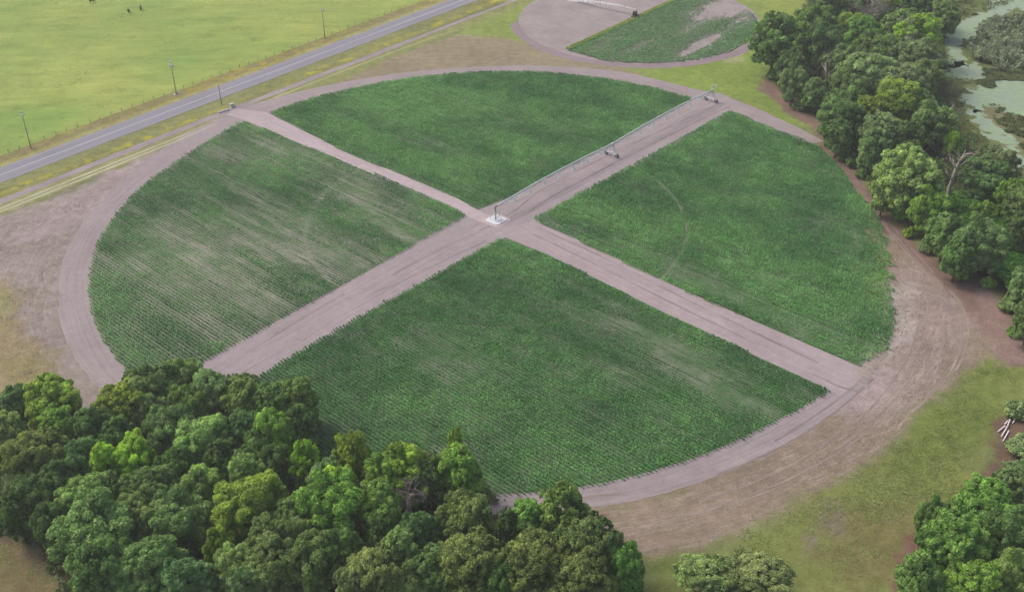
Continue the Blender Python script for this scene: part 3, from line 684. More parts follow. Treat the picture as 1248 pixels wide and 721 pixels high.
m = MB(); m.box((-.5, -.45, 1.9), (.5, .35, .9)); m.box((-.5, -.45, 2.37), (.56, .41, .05)); m.build('control_panel', M['box'], piv)
def span(x0, x1, bow):
    n = 7; f = lambda t: ZP + bow * 4 * t * (1 - t)
    m = MB(); m.tube([(x0 + (x1 - x0) * t, 0, f(t)) for t in np.linspace(0, 1, 29)], .22, 8)
    sp = m.build('span_pipe', M['galv'], piv, True)
    prev = None
    nodes = []
    for i in range(1, n + 1):
        t = i / (n + 1); x = x0 + (x1 - x0) * t; z = f(t); dp = 1.95 if 1 < i < n else 1.45
        nodes.append((x, z, dp))
    for (x, z, dp) in nodes:
        mm = MB()
        for s in (-1, 1):
            mm.bar((x, 0, z - .1), (x + .05, s * .95, z - dp), .15, .15)
            mm.bar((x + 1.6, 0, z - .1), (x + .05, s * .95, z - dp), .09, .09)
        mm.bar((x + .05, -.95, z - dp), (x + .05, .95, z - dp), .15, .15)
        mm.build('truss_brace', M['galv'], sp)
    m = MB()
    for s in (-1, 1):
        pts = [(x0 + .5, 0, f(0) - .15)] + [(x + .05, s * .95, z - dp) for (x, z, dp) in nodes] + [(x1 - .5, 0, f(1) - .15)]
        m.tube(pts, .05, 6)
    m.build('truss_rod', M['galv'], sp)
span(.9, L1, .75); span(L1, L2, .75)
for i, x in enumerate((L1, L2)):
    m = MB(); HB = .95; WB = 2.1
    for s in (-1, 1):
        m.bar((x - .5, s * 1.75, HB), (x - .1, s * .12, ZP - .15), .16, .16); m.bar((x + .5, s * 1.75, HB), (x + .1, s * .12, ZP - .15), .16, .16)
        m.bar((x - .34, s * 1.2, HB + .95), (x + .34, s * 1.2, HB + .95), .07, .07)
    m.bar((x, -1.75, HB), (x - .12, .3, ZP - .8), .06, .06)
    tw = m.build('drive_tower', M['galv'], piv)
    m = MB(); m.box((x, 0, HB - .1), (.42, 4.1, .32)); m.box((x, 0, HB + .12), (.5, .8, .2)); m.build('base_beam', M['conc'], tw)
    for s in (-1, 1):
        c = (x, s * WB, .66 - .3)
        m = MB(); m.lathe(c, (1, 0, 0), [(.40, -.17), (.56, -.2), (.64, -.13), (.66, 0), (.64, .13), (.56, .2), (.40, .17), (.40, -.17)], 24)
        for k in range(18):
            a = 2 * math.pi * k / 18; m.box((c[0], c[1] + .65 * math.cos(a), c[2] + .65 * math.sin(a)), (.34, .07, .07))
        m.build('wheel', M['tyre'], tw)
        m = MB(); m.lathe(c, (1, 0, 0), [(0, -.12), (.12, -.16), (.16, -.08), (.36, -.13), (.41, -.165), (.41, .165), (.36, .13), (.16, .08), (.12, .16), (0, .12)], 18)
        m.box((x, s * (WB - .1), HB - .25), (.2, .35, .5)); m.build('wheel_rim', M['hub'], tw)
    m = MB(); m.box((x, -.35, ZP - .35), (.4, .35, .5)); m.box((x, 0, ZP + .22), (.7, .5, .28)); m.build('tower_box', M['conc'], tw)
m = MB()
m.tube([(L2, 0, ZP), (L2 + 1.6, 0, ZP + .1), (L2 + 2.4, 0, ZP + .12)], .12, 8); m.tube([(L2 + 1.8, 0, ZP), (L2 + 1.8, 0, ZP + 1.0)], .06, 8)
m.tube([(L2 + 1.8, 0, ZP + 1.0), (L2 + 2.3, -.9, ZP + 1.5), (L2 + 2.4, -1.1, ZP + 1.6)], [.09, .07, .05], 8)
m.tube([(L2, 0, ZP + .1), (L2, 0, ZP + 2.3)], .05, 6); m.bar((L2 - .2, 1.3, ZP + 2.25), (L2 + .2, -1.3, ZP + 2.15), .08, .08)
m.build('end_gun', M['galv'], piv)
m = MB(); m.lathe((L2, 0, ZP + .85), (0, 0, 1), [(0, 0), (.22, .03), (.32, .2), (.32, .45), (.22, .62), (0, .66)], 14); m.build('beacon', M['whiteware'], piv, True)

# pad under the pivot
def pad(name, half, z0, z1, mat, parent=None, bevel=.5):
    V = []; c = []
    for sx, sy in ((1, 1), (-1, 1), (-1, -1), (1, -1)):
        a = (sx * half, sy * (half - bevel)); b = (sx * (half - bevel), sy * half)
        c += [a, b] if sx * sy > 0 else [b, a]
    n = len(c); m = MB(); i = .12
    m.add([(x, y, z0) for x, y in c] + [(x, y, z1 - .05) for x, y in c] + [(x * (1 - i / half), y * (1 - i / half), z1) for x, y in c],
          [tuple(range(2 * n, 3 * n))] + [(k, (k + 1) % n, n + (k + 1) % n, n + k) for k in range(n)] + [(n + k, n + (k + 1) % n, 2 * n + (k + 1) % n, 2 * n + k) for k in range(n)])
    return m.build(name, mat, parent)
pd = tag(empty('concrete_pad', (.25, -.25, 0), heading), 'small square white concrete pad at the crossing of the dirt roads', 'concrete pad')
pad('slab', 2.35, .0, .30, M['conc'], pd); pad('gravel_apron', 3.35, 0, .09, M['lime'], pd, 1.0)

# ------------------------------------------------------------------ utility poles along the highway
def utility_pole(b, h, label, arm=True, cans=False):
    r = tag(empty('utility_pole', (b[0], b[1], 0), math.atan2(HU[1], HU[0])), label, 'utility pole', 'utility poles along the highway')
    m = MB(); m.tube([(0, 0, 0), (0, 0, h * .5), (0, 0, h)], [.2, .17, .13], 10); m.build('pole', M['wood'], r, True)
    if arm:
        m = MB(); m.box((0, .16, h - .5), (.14, .12, .16)); m.bar((0, -1.35, h - .42), (0, 1.35, h - .42), .2, .22); m.bar((.08, -.8, h - .45), (.08, 0, h - 1.2), .05, .04); m.bar((.08, .8, h - .45), (.08, 0, h - 1.2), .05, .04)
        m.build('crossarm', M['whiteware'], r)
        for y in (-1.2, 0, 1.2):
            m = MB(); zb = h - .34 if y else h - .02
            m.lathe((0, y, zb), (0, 0, 1), [(0, 0), (.14, .02), (.26, .12), (.16, .22), (.26, .34), (.16, .44), (.22, .54), (0, .62)], 10); m.build('insulator', M['whiteware'], r, True)
    if cans:
        for y in (-.62, .62):
            m = MB(); m.lathe((0, y, h - 2.6), (0, 0, 1), [(0, 0), (.3, 0), (.34, .08), (.34, 1.05), (.3, 1.12), (.12, 1.2), (.1, 1.4), (0, 1.42)], 14); m.bar((0, y, h - 2.0), (0, 0, h - 2.0), .1, .1); m.build('transformer', M['whiteware'], r, True)
    return r
utility_pole(G(38, 181), 12.2, 'wooden utility pole with pale insulators standing alone near the left edge of the photo')
utility_pole(G(215, 114.5), 12.5, 'utility pole with two pale transformers and white rubble round its foot', cans=True)
utility_pole(G(396, 46.5), 11.6, 'utility pole on the pasture side, farthest along the highway')
r = utility_pole(G(270, 127), 7.3, 'short thin bare pole on the field side of the highway by the white cabinet', arm=False)
for k, (px, py, s) in enumerate([(212.6, 115.6, .55), (216.5, 113.6, .6), (218, 114.2, .4), (214.5, 116, .4)]):
    p = G(px, py); bmv = MB(); n = 12
    base = [(s * math.cos(a) * random.uniform(.9, 1.5), s * math.sin(a) * random.uniform(.7, 1.0)) for a in np.linspace(0, 2 * math.pi, n, endpoint=False)]
    bmv.add([(x, y, 0) for x, y in base] + [(x * .85, y * .85, s * random.uniform(.4, .6)) for x, y in base] + [(x * .4, y * .4, s * .8) for x, y in base],
            [tuple(range(2 * n, 3 * n))] + [(i, (i + 1) % n, n + (i + 1) % n, n + i) for i in range(n)] + [(n + i, n + (i + 1) % n, 2 * n + (i + 1) % n, 2 * n + i) for i in range(n)])
    o = bmv.build('rubble_block', M['lime'] if k else M['whiteware']); o.location = (p[0], p[1], 0)
    tag(o, 'pale rubble block in the small heap at the foot of the transformer pole', 'rubble', 'rubble blocks at the foot of the transformer pole')
# cabinet and white culvert pipe by the road crossing
p = G(283, 130.5); c = tag(empty('utility_cabinet', (p[0], p[1], 0), math.atan2(HU[1], HU[0])), 'pale boxy cabinet in the verge by the field entrance', 'cabinet')
m = MB(); m.box((0, 0, .85), (1.9, 1.2, 1.5)); m.box((0, 0, 1.64), (2.0, 1.3, .08)); m.build('housing', M['box'], c)
m = MB(); m.box((-.46, -.615, .85), (.86, .03, 1.3)); m.box((.46, -.615, .85), (.86, .03, 1.3)); m.build('door', M['box'], c)
m = MB(); m.box((0, 0, .05), (2.3, 1.6, .1)); m.build('base_slab', M['conc'], c); c.scale = (.78, .78, .78)
a = G2(266, 138.2); b = G2(279, 134.0); m = MB(); m.tube([(a[0], a[1], .22), (b[0], b[1], .22)], .36, 8); m.tube([(a[0], a[1], .22), (a[0] * .97 + b[0] * .03, a[1] * .97 + b[1] * .03, .22)], .44, 8)
tag(m.build('culvert_pipe', M['pvc'], None), 'whitish pipe lying in the grass beside the entrance to the round field', 'pipe')

# ------------------------------------------------------------------ pasture fence
fe = tag(empty('wire_fence', tuple(hpt(0, VF)) + (0,), math.atan2(HU[1], HU[0])), 'low post and wire fence between the cattle pasture and the highway verge', 'fence')
m0 = None
for i, x in enumerate(np.arange(-24, 262, 4.2)):
    m = MB(); h = 1.25 + random.uniform(-.1, .15); m.tube([(0, 0, 0), (random.uniform(-.06, .06), random.uniform(-.06, .06), h)], [.065, .055], 7)
    o = m.build('post', M['fencewood'], fe); o.location = (x + random.uniform(-.3, .3), random.uniform(-.15, .15), 0)
m = MB()
for z in (.4, .75, 1.1): m.tube([(x, 0, z + .02 * math.sin(x)) for x in range(-24, 264, 6)], .012, 4)
m.build('wires', M['wire'], fe)

# ------------------------------------------------------------------ cattle (one skinned body each)
def skin_obj(name, verts, edges, radii, root, mat, sub=1):
    me = bpy.data.meshes.new(name); me.from_pydata(verts, edges, []); me.update()
    o = link(bpy.data.objects.new(name, me)); me.materials.append(mat)
    md = o.modifiers.new('skin', 'SKIN'); md.use_smooth_shade = True
    if not me.skin_vertices: pass
    sv = me.skin_vertices[0].data
    for i, r in enumerate(radii): sv[i].radius = r if isinstance(r, tuple) else (r, r); sv[i].use_root = (i == root)
    s = o.modifiers.new('sub', 'SUBSURF'); s.levels = sub; s.render_levels = sub
    return o
def cow(px, py, rz, graze, mat, label):
    p = G(px, py)
    hz = .35 if graze else 1.45; hx = 1.55 if graze else 1.5
    V = [(-.75, 0, 1.12), (-.3, 0, 1.08), (.25, 0, 1.05), (.7, 0, 1.12), (1.05, 0, 1.22 if not graze else 1.0), (hx - .1, 0, hz + .1), (hx + .22, 0, hz - .12),
         (-.88, .2, .95), (-.8, .22, .62), (-.9, .22, .36), (-.84, .22, .05), (-.88, -.2, .95), (-.8, -.22, .62), (-.9, -.22, .36), (-.84, -.22, .05),
         (.66, .2, .8), (.68, .21, .42), (.68, .21, .05), (.66, -.2, .8), (.68, -.21, .42), (.60, -.21, .05),
         (-1.0, 0, 1.2), (-1.06, 0, .9), (-1.07, 0, .5), (hx - .12, .2, hz + .22), (hx - .12, -.2, hz + .22)]
    E_ = [(0, 1), (1, 2), (2, 3), (3, 4), (4, 5), (5, 6), (0, 7), (7, 8), (8, 9), (9, 10), (0, 11), (11, 12), (12, 13), (13, 14), (3, 15), (15, 16), (16, 17), (3, 18), (18, 19), (19, 20), (0, 21), (21, 22), (22, 23), (5, 24), (5, 25)]
    Rr = [.33, .37, .38, .34, .2, .15, .1, .2, .13, .075, .07, .2, .13, .075, .07, .15, .085, .07, .15, .085, .07, .05, .035, .05, .05, .05]
    o = skin_obj('cow', V, E_, Rr, 1, mat, 2); o.location = (p[0], p[1], 0); o.rotation_euler = (0, 0, rz); o.scale = (1.12, 1.12, 1.12)
    tag(o, label, 'cow', 'cattle grazing in the pasture')
cow(112.5, 3.5, R2D(60), True, M['cow'], 'black cow grazing at the top left edge of the pasture')
cow(157, 15.5, R2D(118), True, M['cow'], 'black cow grazing nearest to the road of the three in the pasture')
cow(172, 12.5, R2D(105), False, M['cow_b'], 'dark cow standing just right of a grazing black cow')

# ------------------------------------------------------------------ travelling sprinkler gun and its jet, far field
p = G(774, 21); q = G2(700, 1); hd = math.atan2(q[1] - p[1], q[0] - p[0])
rl = tag(empty('hose_reel_cart', (p[0], p[1], 0), math.atan2(du[1], du[0])), 'dark wheeled sprinkler cart with a hose reel on the grass strip of the far field', 'sprinkler cart')
m = MB()
m.bar((-1.9, -.5, .6), (1.9, -.5, .6), .14, .18); m.bar((-1.9, .5, .6), (1.9, .5, .6), .14, .18); m.bar((-1.8, -.5, .6), (-1.8, .5, .6), .14, .14); m.bar((1.8, -.5, .6), (1.8, .5, .6), .14, .14)
m.bar((1.9, 0, .6), (2.9, 0, .5), .12, .12); m.bar((-.8, -.6, .6), (-.2, -.6, 1.5), .1, .1); m.bar((.5, -.6, .6), (-.2, -.6, 1.5), .1, .1); m.bar((-.8, .6, .6), (-.2, .6, 1.5), .1, .1); m.bar((.5, .6, .6), (-.2, .6, 1.5), .1, .1)
m.build('frame', M['dark'], rl)
m = MB(); m.lathe((-.2, 0, 1.5), (0, 1, 0), [(.15, -.55), (1.0, -.55), (1.05, -.48), (.7, -.44), (.7, .44), (1.05, .48), (1.0, .55), (.15, .55)], 24); m.build('hose_drum', M['dark'], rl)
for s in (-1, 1):
    for x in (-1.1, 1.1):
        m = MB(); m.lathe((x, s * .85, .42), (0, 1, 0), [(.1, -.1), (.34, -.12), (.42, -.06), (.42, .06), (.34, .12), (.1, .1)], 18); m.build('wheel', M['tyre'], rl)
gd = hd - math.atan2(du[1], du[0])
m = MB(); m.tube([(1.3, 0, .6), (1.3, 0, 2.1)], .09, 8); m.tube([(1.3, 0, 2.1), (1.3 + .7 * math.cos(gd), .7 * math.sin(gd), 2.45), (1.3 + 1.6 * math.cos(gd), 1.6 * math.sin(gd), 2.8)], [.1, .08, .05], 8); m.build('gun', M['dark'], rl)
mw, nt, b, N, L = new_mat('water_spray'); rough(b, .5, .3); b.inputs['Base Color'].default_value = (.9, .9, .92, 1)
tl = N.new('ShaderNodeBsdfTranslucent'); tl.inputs['Color'].default_value = (.95, .95, .97, 1); mx = N.new('ShaderNodeMixShader'); mx.inputs[0].default_value = .55
L.new(b.outputs[0], mx.inputs[1]); L.new(tl.outputs[0], mx.inputs[2]); L.new(mx.outputs[0], N['Material Output'].inputs['Surface'])
M['spray'] = mw
gun = np.array([p[0], p[1], 0]) + np.array([du[0], du[1], 0]) * 1.3 + np.array([0, 0, 2.7])
end = np.append(G2(694, 1), 0.0)
n = 3000; tt_ = rng.random(n) ** .8; arc = gun[None] * (1 - tt_[:, None]) + end[None] * tt_[:, None]
arc[:, 2] += 4 * tt_ * (1 - tt_) * 1.0
sprd = .10 + tt_ * .55
arc += rng.normal(0, 1, (n, 3)) * sprd[:, None] * np.array([1, 1, .6]); arc[:, 2] = np.maximum(arc[:, 2], .1)
sz = rng.uniform(.07, .16, n); d1 = rng.normal(0, 1, (n, 3)); d1 /= np.linalg.norm(d1, axis=1)[:, None]; d2 = np.cross(d1, rng.normal(0, 1, (n, 3))); d2 /= np.linalg.norm(d2, axis=1)[:, None]
V = np.stack([arc + d1 * sz[:, None] * 1.3, arc + d2 * sz[:, None], arc - d1 * sz[:, None] * 1.3, arc - d2 * sz[:, None]], 1).reshape(-1, 3)
me = np_mesh('water_jet', V, np.arange(len(V)).reshape(-1, 4), M['spray'])
tag(link(bpy.data.objects.new('water_jet', me)), 'long white jet of water sprayed over the bare soil by the dark sprinkler cart', 'water jet', kind='stuff')

# ------------------------------------------------------------------ white pipes dumped at the wood edge
def Z(zx, zy): return (1188 + zx / 12.02, 480 + zy / 12.02)
pl = [((340, 550), (445, 465), .25, 'white pipe, leftmost end of the pile by the right hand wood edge'), ((390, 622), (475, 480), .18, 'white pipe in the middle of the pile, pointing towards the lower left'),
      ((415, 688), (500, 540), .18, 'white pipe reaching nearest to the bottom of the pile'), ((438, 440), (482, 395), .30, 'short stubby white pipe at the upper left of the pile'),
      ((480, 470), (516, 372), .42, 'white pipe at the top of the pile pointing up'), ((556, 425), (590, 368), .20, 'white pipe lying apart at the upper right of the pile')]
for a, b, z, lb in pl:
    a = G(*Z(*a), z); b = G(*Z(*b), z); m = MB(); d = (b - a) / np.linalg.norm(b - a)
    m.tube([a, a + d * .02, b - d * .25, b - d * .24, b], [.14, .145, .145, .18, .18], 14)
    tag(m.build('white_pipe', M['pvc'], None, True), lb, 'pipe', 'white pipes dumped at the wood edge')

# ------------------------------------------------------------------ marsh pond
def water_mat():
    m, nt, b, N, L = new_mat('duckweed_water'); p = pos(N)
    n1 = noise(N, L, p, .06, 6, .65, .5); n2 = noise(N, L, p, .5, 4, .7)
    c = mixc(N, L, mapr(N, L, n1, .4, .6), A(154, 177, 144), A(152, 168, 152))
    f = mapr(N, L, n2, .3, .7, .88, 1.1); c = mixc(N, L, 1.0, c, grey(N, L, f), 'MULTIPLY')
    L.new(c, b.inputs['Base Color']); rough(b, .9, .03); return m
M['water'] = water_mat()
ponds = [[(1242, -30), (1330, -30), (1330, 6), (1262, 14), (1232, 10), (1222, 24), (1200, 28), (1192, 34), (1186, 48), (1170, 54), (1168, 66), (1178, 72), (1174, 82), (1166, 80), (1156, 84), (1150, 82), (1160, 72), (1158, 55), (1152, 45), (1160, 30), (1178, 22), (1200, 16), (1208, 4), (1228, -8)],
         [(1152, 78), (1166, 74), (1180, 76), (1200, 84), (1208, 96), (1194, 98), (1180, 92), (1178, 99), (1166, 97), (1154, 90)],
         [(1180, 112), (1196, 106), (1216, 98), (1240, 94), (1330, 90), (1330, 152), (1258, 148), (1240, 142), (1228, 134), (1214, 126), (1200, 128), (1190, 134), (1180, 126), (1172, 122)],
         [(1186, 134), (1198, 140), (1206, 152), (1220, 160), (1236, 172), (1226, 174), (1206, 166), (1192, 154), (1184, 142)],
         [(1224, 184), (1236, 178), (1252, 190), (1330, 200), (1330, 215), (1248, 208), (1236, 198)]]
Vs = []; Fs = []
for pg in ponds:
    P = poly(pg); x0, y0 = P.min(0) - 1; x1, y1 = P.max(0) + 1; st = .45
    xx = np.arange(x0, x1, st); yy = np.arange(y0, y1, st); XX, YY = np.meshgrid(xx, yy, indexing='ij'); C = np.stack([XX.ravel(), YY.ravel()], 1)
    d = sd_poly(C + st / 2, P) + (fbm(C[:, 0] / 3, C[:, 1] / 3, 61, 4) - .5) * 10 + .5
    k = np.nonzero(d > 0)[0]
    for i in k:
        n = len(Vs); x, y = C[i]; Vs += [(x, y, .012), (x + st, y, .012), (x + st, y + st, .012), (x, y + st, .012)]; Fs.append((n, n + 1, n + 2, n + 3))
me = np_mesh('pond', Vs, Fs, M['water']); tag(link(bpy.data.objects.new('pond', me)), kind='structure')
a = G(1187.5, 18.2); m = MB(); m.tube([a + np.array((-1.5, -.2, .1)), a + np.array((-.6, 0, .3)), a + np.array((.8, .1, .3)), a + np.array((1.9, .0, .05))], [.1, .3, .28, .08], 10); m.tube([a + np.array((-.5, 0, .3)), a + np.array((-.9, .5, .9))], [.1, .04], 6)
tag(m.build('fallen_log', M['dark'], None, True), 'dark log lying in the pale water at the top right', 'log')

# ------------------------------------------------------------------ trees
M['leaf'] = leaf_mat('tree_leaves', A(80, 108, 58), A(160, 184, 118), .35)
M['needle'] = leaf_mat('feathery_leaves', A(84, 104, 62), A(158, 174, 118), .3)
M['moss'] = leaf_mat('hanging_moss', A(136, 128, 126), A(186, 176, 172), .2, tint=False)
def unit(n, zmin=-1.0):
    d = rng.normal(0, 1, (int(n * 3) + 20, 3)); d /= np.linalg.norm(d, axis=1)[:, None]; d = d[d[:, 2] > zmin]; return d[:n]
def leaf_quads(c, nrm, size, elong=1.7):
    n = len(c); t = np.cross(nrm, rng.normal(0, 1, (n, 3))); t /= np.maximum(np.linalg.norm(t, axis=1)[:, None], 1e-6); b = np.cross(nrm, t)
    l = (size * elong * .5)[:, None]; w_ = (size * .5)[:, None]
    return np.stack([c - t * l, c + b * w_, c + t * l, c - b * w_], 1).reshape(-1, 3)
def crown_mesh(name, R, zc, zs, nl, lobe, clump, leaf, per, mat, zmin=-.35, open_=0.0, jitter=.5, low=True, shape=None):
    """lobes on a dome, clumps of leaves on each lobe, leaves on each clump"""
    lobes = [(np.array([0, 0, zc + zs * .12]), R * .58)]
    dirs = unit(nl, zmin)
    # spread the lobes out
    for _ in range(30):
        df = dirs[:, None] - dirs[None]; d2 = (df ** 2).sum(2) + np.eye(len(dirs)) * 9
        dirs = dirs + .03 * (df / (d2[..., None] + .05)).sum(1); dirs /= np.linalg.norm(dirs, axis=1)[:, None]; dirs[:, 2] = np.maximum(dirs[:, 2], zmin); 
    for d in dirs:
        r = R * lobe * rng.uniform(.75, 1.25); k = rng.uniform(.78, 1.22)
        c = np.array([d[0] * (R - r) * k, d[1] * (R - r) * k, zc + d[2] * (zs - r * .8) * k])
        if shape: c[:2] *= shape(c[2])
        lobes.append((c, r))
    for d in unit(int(nl * .8), -.2):       # ragged sprays that break the outline
        r = R * rng.uniform(.10, .2); q = rng.uniform(.88, 1.1); lobes.append((np.array([d[0] * R * q, d[1] * R * q, zc + d[2] * zs * q]), r))
    C = []; CR = []; CD = []; LT = []
    for i, (c, r) in enumerate(lobes):
        n = max(6, int(5.2 * (r / clump) ** 2 * (1 - open_)))
        d = unit(n, -.55); p = c + d * r * rng.uniform(.8, 1.05, (len(d), 1)) * np.array([1, 1, .9]); lt = rng.normal(0, .11)
        ok = np.ones(len(p), bool)
        for j, (c2, r2) in enumerate(lobes):
            if j != i: ok &= np.linalg.norm(p - c2, axis=1) > r2 * .78
        C.append(p[ok]); CD.append(d[ok]); LT.append(np.full(ok.sum(), lt)); CR.append(clump * rng.uniform(.65, 1.3, ok.sum()))
    C = np.concatenate(C); CR = np.concatenate(CR); CD = np.concatenate(CD); LT = np.concatenate(LT)
    m = len(C); ct = LT + rng.normal(0, .13, m)
    k = per; d = rng.normal(0, 1, (m, k, 3)); d /= np.linalg.norm(d, axis=2)[..., None]; d = d + CD[:, None] * .55 + np.array([0, 0, .25]); d /= np.linalg.norm(d, axis=2)[..., None]
    P = C[:, None] + d * (CR[:, None] * rng.uniform(.55, 1.12, (m, k)))[..., None]
    nn = d + rng.normal(0, jitter, (m, k, 3)); nn /= np.linalg.norm(nn, axis=2)[..., None]
    tone = (.45 + ct[:, None] + rng.normal(0, .13, (m, k))).clip(0, 1.2).ravel()
    P = P.reshape(-1, 3); nn = nn.reshape(-1, 3); sz = leaf * rng.uniform(.6, 1.35, len(P))
    ok = P[:, 2] > .5; P, nn, sz, tone = P[ok], nn[ok], sz[ok], tone[ok]
    V = leaf_quads(P, nn, sz); return np_mesh(name, V, np.arange(len(V)).reshape(-1, 4), mat, tone), lobes
def trunk_mesh(name, lobes, zc, r0, mat, lean=.3):
    m = MB(); top = np.array([rng.normal(0, lean), rng.normal(0, lean), zc]); mid = top * .5 + np.array([rng.normal(0, .25), rng.normal(0, .25), 0])
    m.tube([(0, 0, -.2), (0, 0, .3), mid * .6, mid, top], [r0 * 1.5, r0, r0 * .8, r0 * .7, r0 * .35], 9)
    for c, r in lobes[1:9]:
        s = mid * (1 - .3) + top * .3; s = s * rng.uniform(.8, 1.05); k = (s + c) / 2 + np.array([0, 0, -.4])
        m.tube([s, k, c], [r0 * .45, r0 * .3, r0 * .12], 6)
    return m.mesh(name, mat, True)
PROTO = {}
def proto(key, trunk_r, leafmat, zc, zs, R=5.0, **kw):
    cm, lb = crown_mesh('crown', R, zc, zs, mat=leafmat, **kw); PROTO[key] = (cm, trunk_mesh('trunk', lb, zc, trunk_r, M['bark']), R, zc + zs, zc)
for i in range(6):
    proto('oak%d' % i, .38, M['leaf'], 6.9, 5.9, zmin=-.6, jitter=.5, nl=[17, 19, 12, 22, 14, 24][i], lobe=[.38, .34, .42, .3, .36, .27][i], clump=[.72, .6, .8, .55, .9, .5][i], leaf=.27, per=[130, 100, 150, 85, 160, 75][i], open_=[0, 0, 0, .1, .1, .2][i])
for i in range(2):
    proto('pine%d' % i, .3, M['needle'], 8.2, 5.2, nl=[22, 26][i], lobe=.3, clump=.5, leaf=.22, per=75, jitter=.9, open_=.2)
for i in range(2):
    proto('open%d' % i, .3, M['leaf'], 8.0, 5.6, nl=[20, 17][i], lobe=.24, clump=.6, leaf=.36, per=60, jitter=.8, open_=.45, zmin=-.7)
proto('tall', .3, M['leaf'], 8.0, 6.2, R=3.6, nl=16, lobe=.42, clump=.65, leaf=.32, per=80, zmin=-.7)
for i in range(2):
    proto('bush%d' % i, .12, M['leaf'], 1.2, 1.3, R=1.8, nl=9, lobe=.42, clump=.42, leaf=.24, per=60, zmin=-.3)
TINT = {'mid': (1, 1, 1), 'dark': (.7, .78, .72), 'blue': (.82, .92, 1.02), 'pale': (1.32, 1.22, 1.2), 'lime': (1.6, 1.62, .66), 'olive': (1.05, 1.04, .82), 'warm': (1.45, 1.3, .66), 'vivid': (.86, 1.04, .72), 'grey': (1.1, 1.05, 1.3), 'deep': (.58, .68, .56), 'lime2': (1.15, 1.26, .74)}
nplaced = 0
def place_tree(kind, px, py, rpx, tint, label, H=None, name=None, group=None, cat='tree'):
    global nplaced; nplaced += 1
    if kind[:3] == 'oak' and nplaced % 3 == 0: kind = 'oak%d' % (4 + nplaced % 2)
    cm, tm, R0, H0_, zc0 = PROTO[kind]
    P = G(px, py, 8.0)
    for _ in range(3):
        R = rpx * mpp(P) * .97; sx = R / R0
        h = H if H else H0_ * (sx * .45 + .62) * rng.uniform(.94, 1.06)
        sz = h / H0_; P = G(px, py, zc0 * sz + (.25 * R if not H else 0))
    nm = name or {'oak': 'broadleaf_tree', 'pin': 'feathery_tree', 'ope': 'open_crowned_tree', 'tal': 'slender_tree', 'bus': 'shrub'}[kind[:3]]
    r = tag(empty(nm, (P[0], P[1], 0), rng.uniform(0, 6.28), (sx * rng.uniform(.86, 1.16), sx * rng.uniform(.86, 1.16), sz)), label, cat, group)
    c = bpy.data.objects.new('crown', cm); link(c, r); t = np.array(TINT[tint]) * np.array([1.42, 1.5, 1.25]) * rng.uniform(.9, 1.1) * rng.uniform(.95, 1.05, 3); c.color = (*t, 1)
    k = bpy.data.objects.new('trunk', tm); link(k, r)
    return r
GL = 'trees of the lower left wood'; GR = 'trees of the right hand wood'; GB = 'trees of the lower right corner'
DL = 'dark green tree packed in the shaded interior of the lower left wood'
DR = 'dark green tree packed in the shaded interior of the right hand wood'
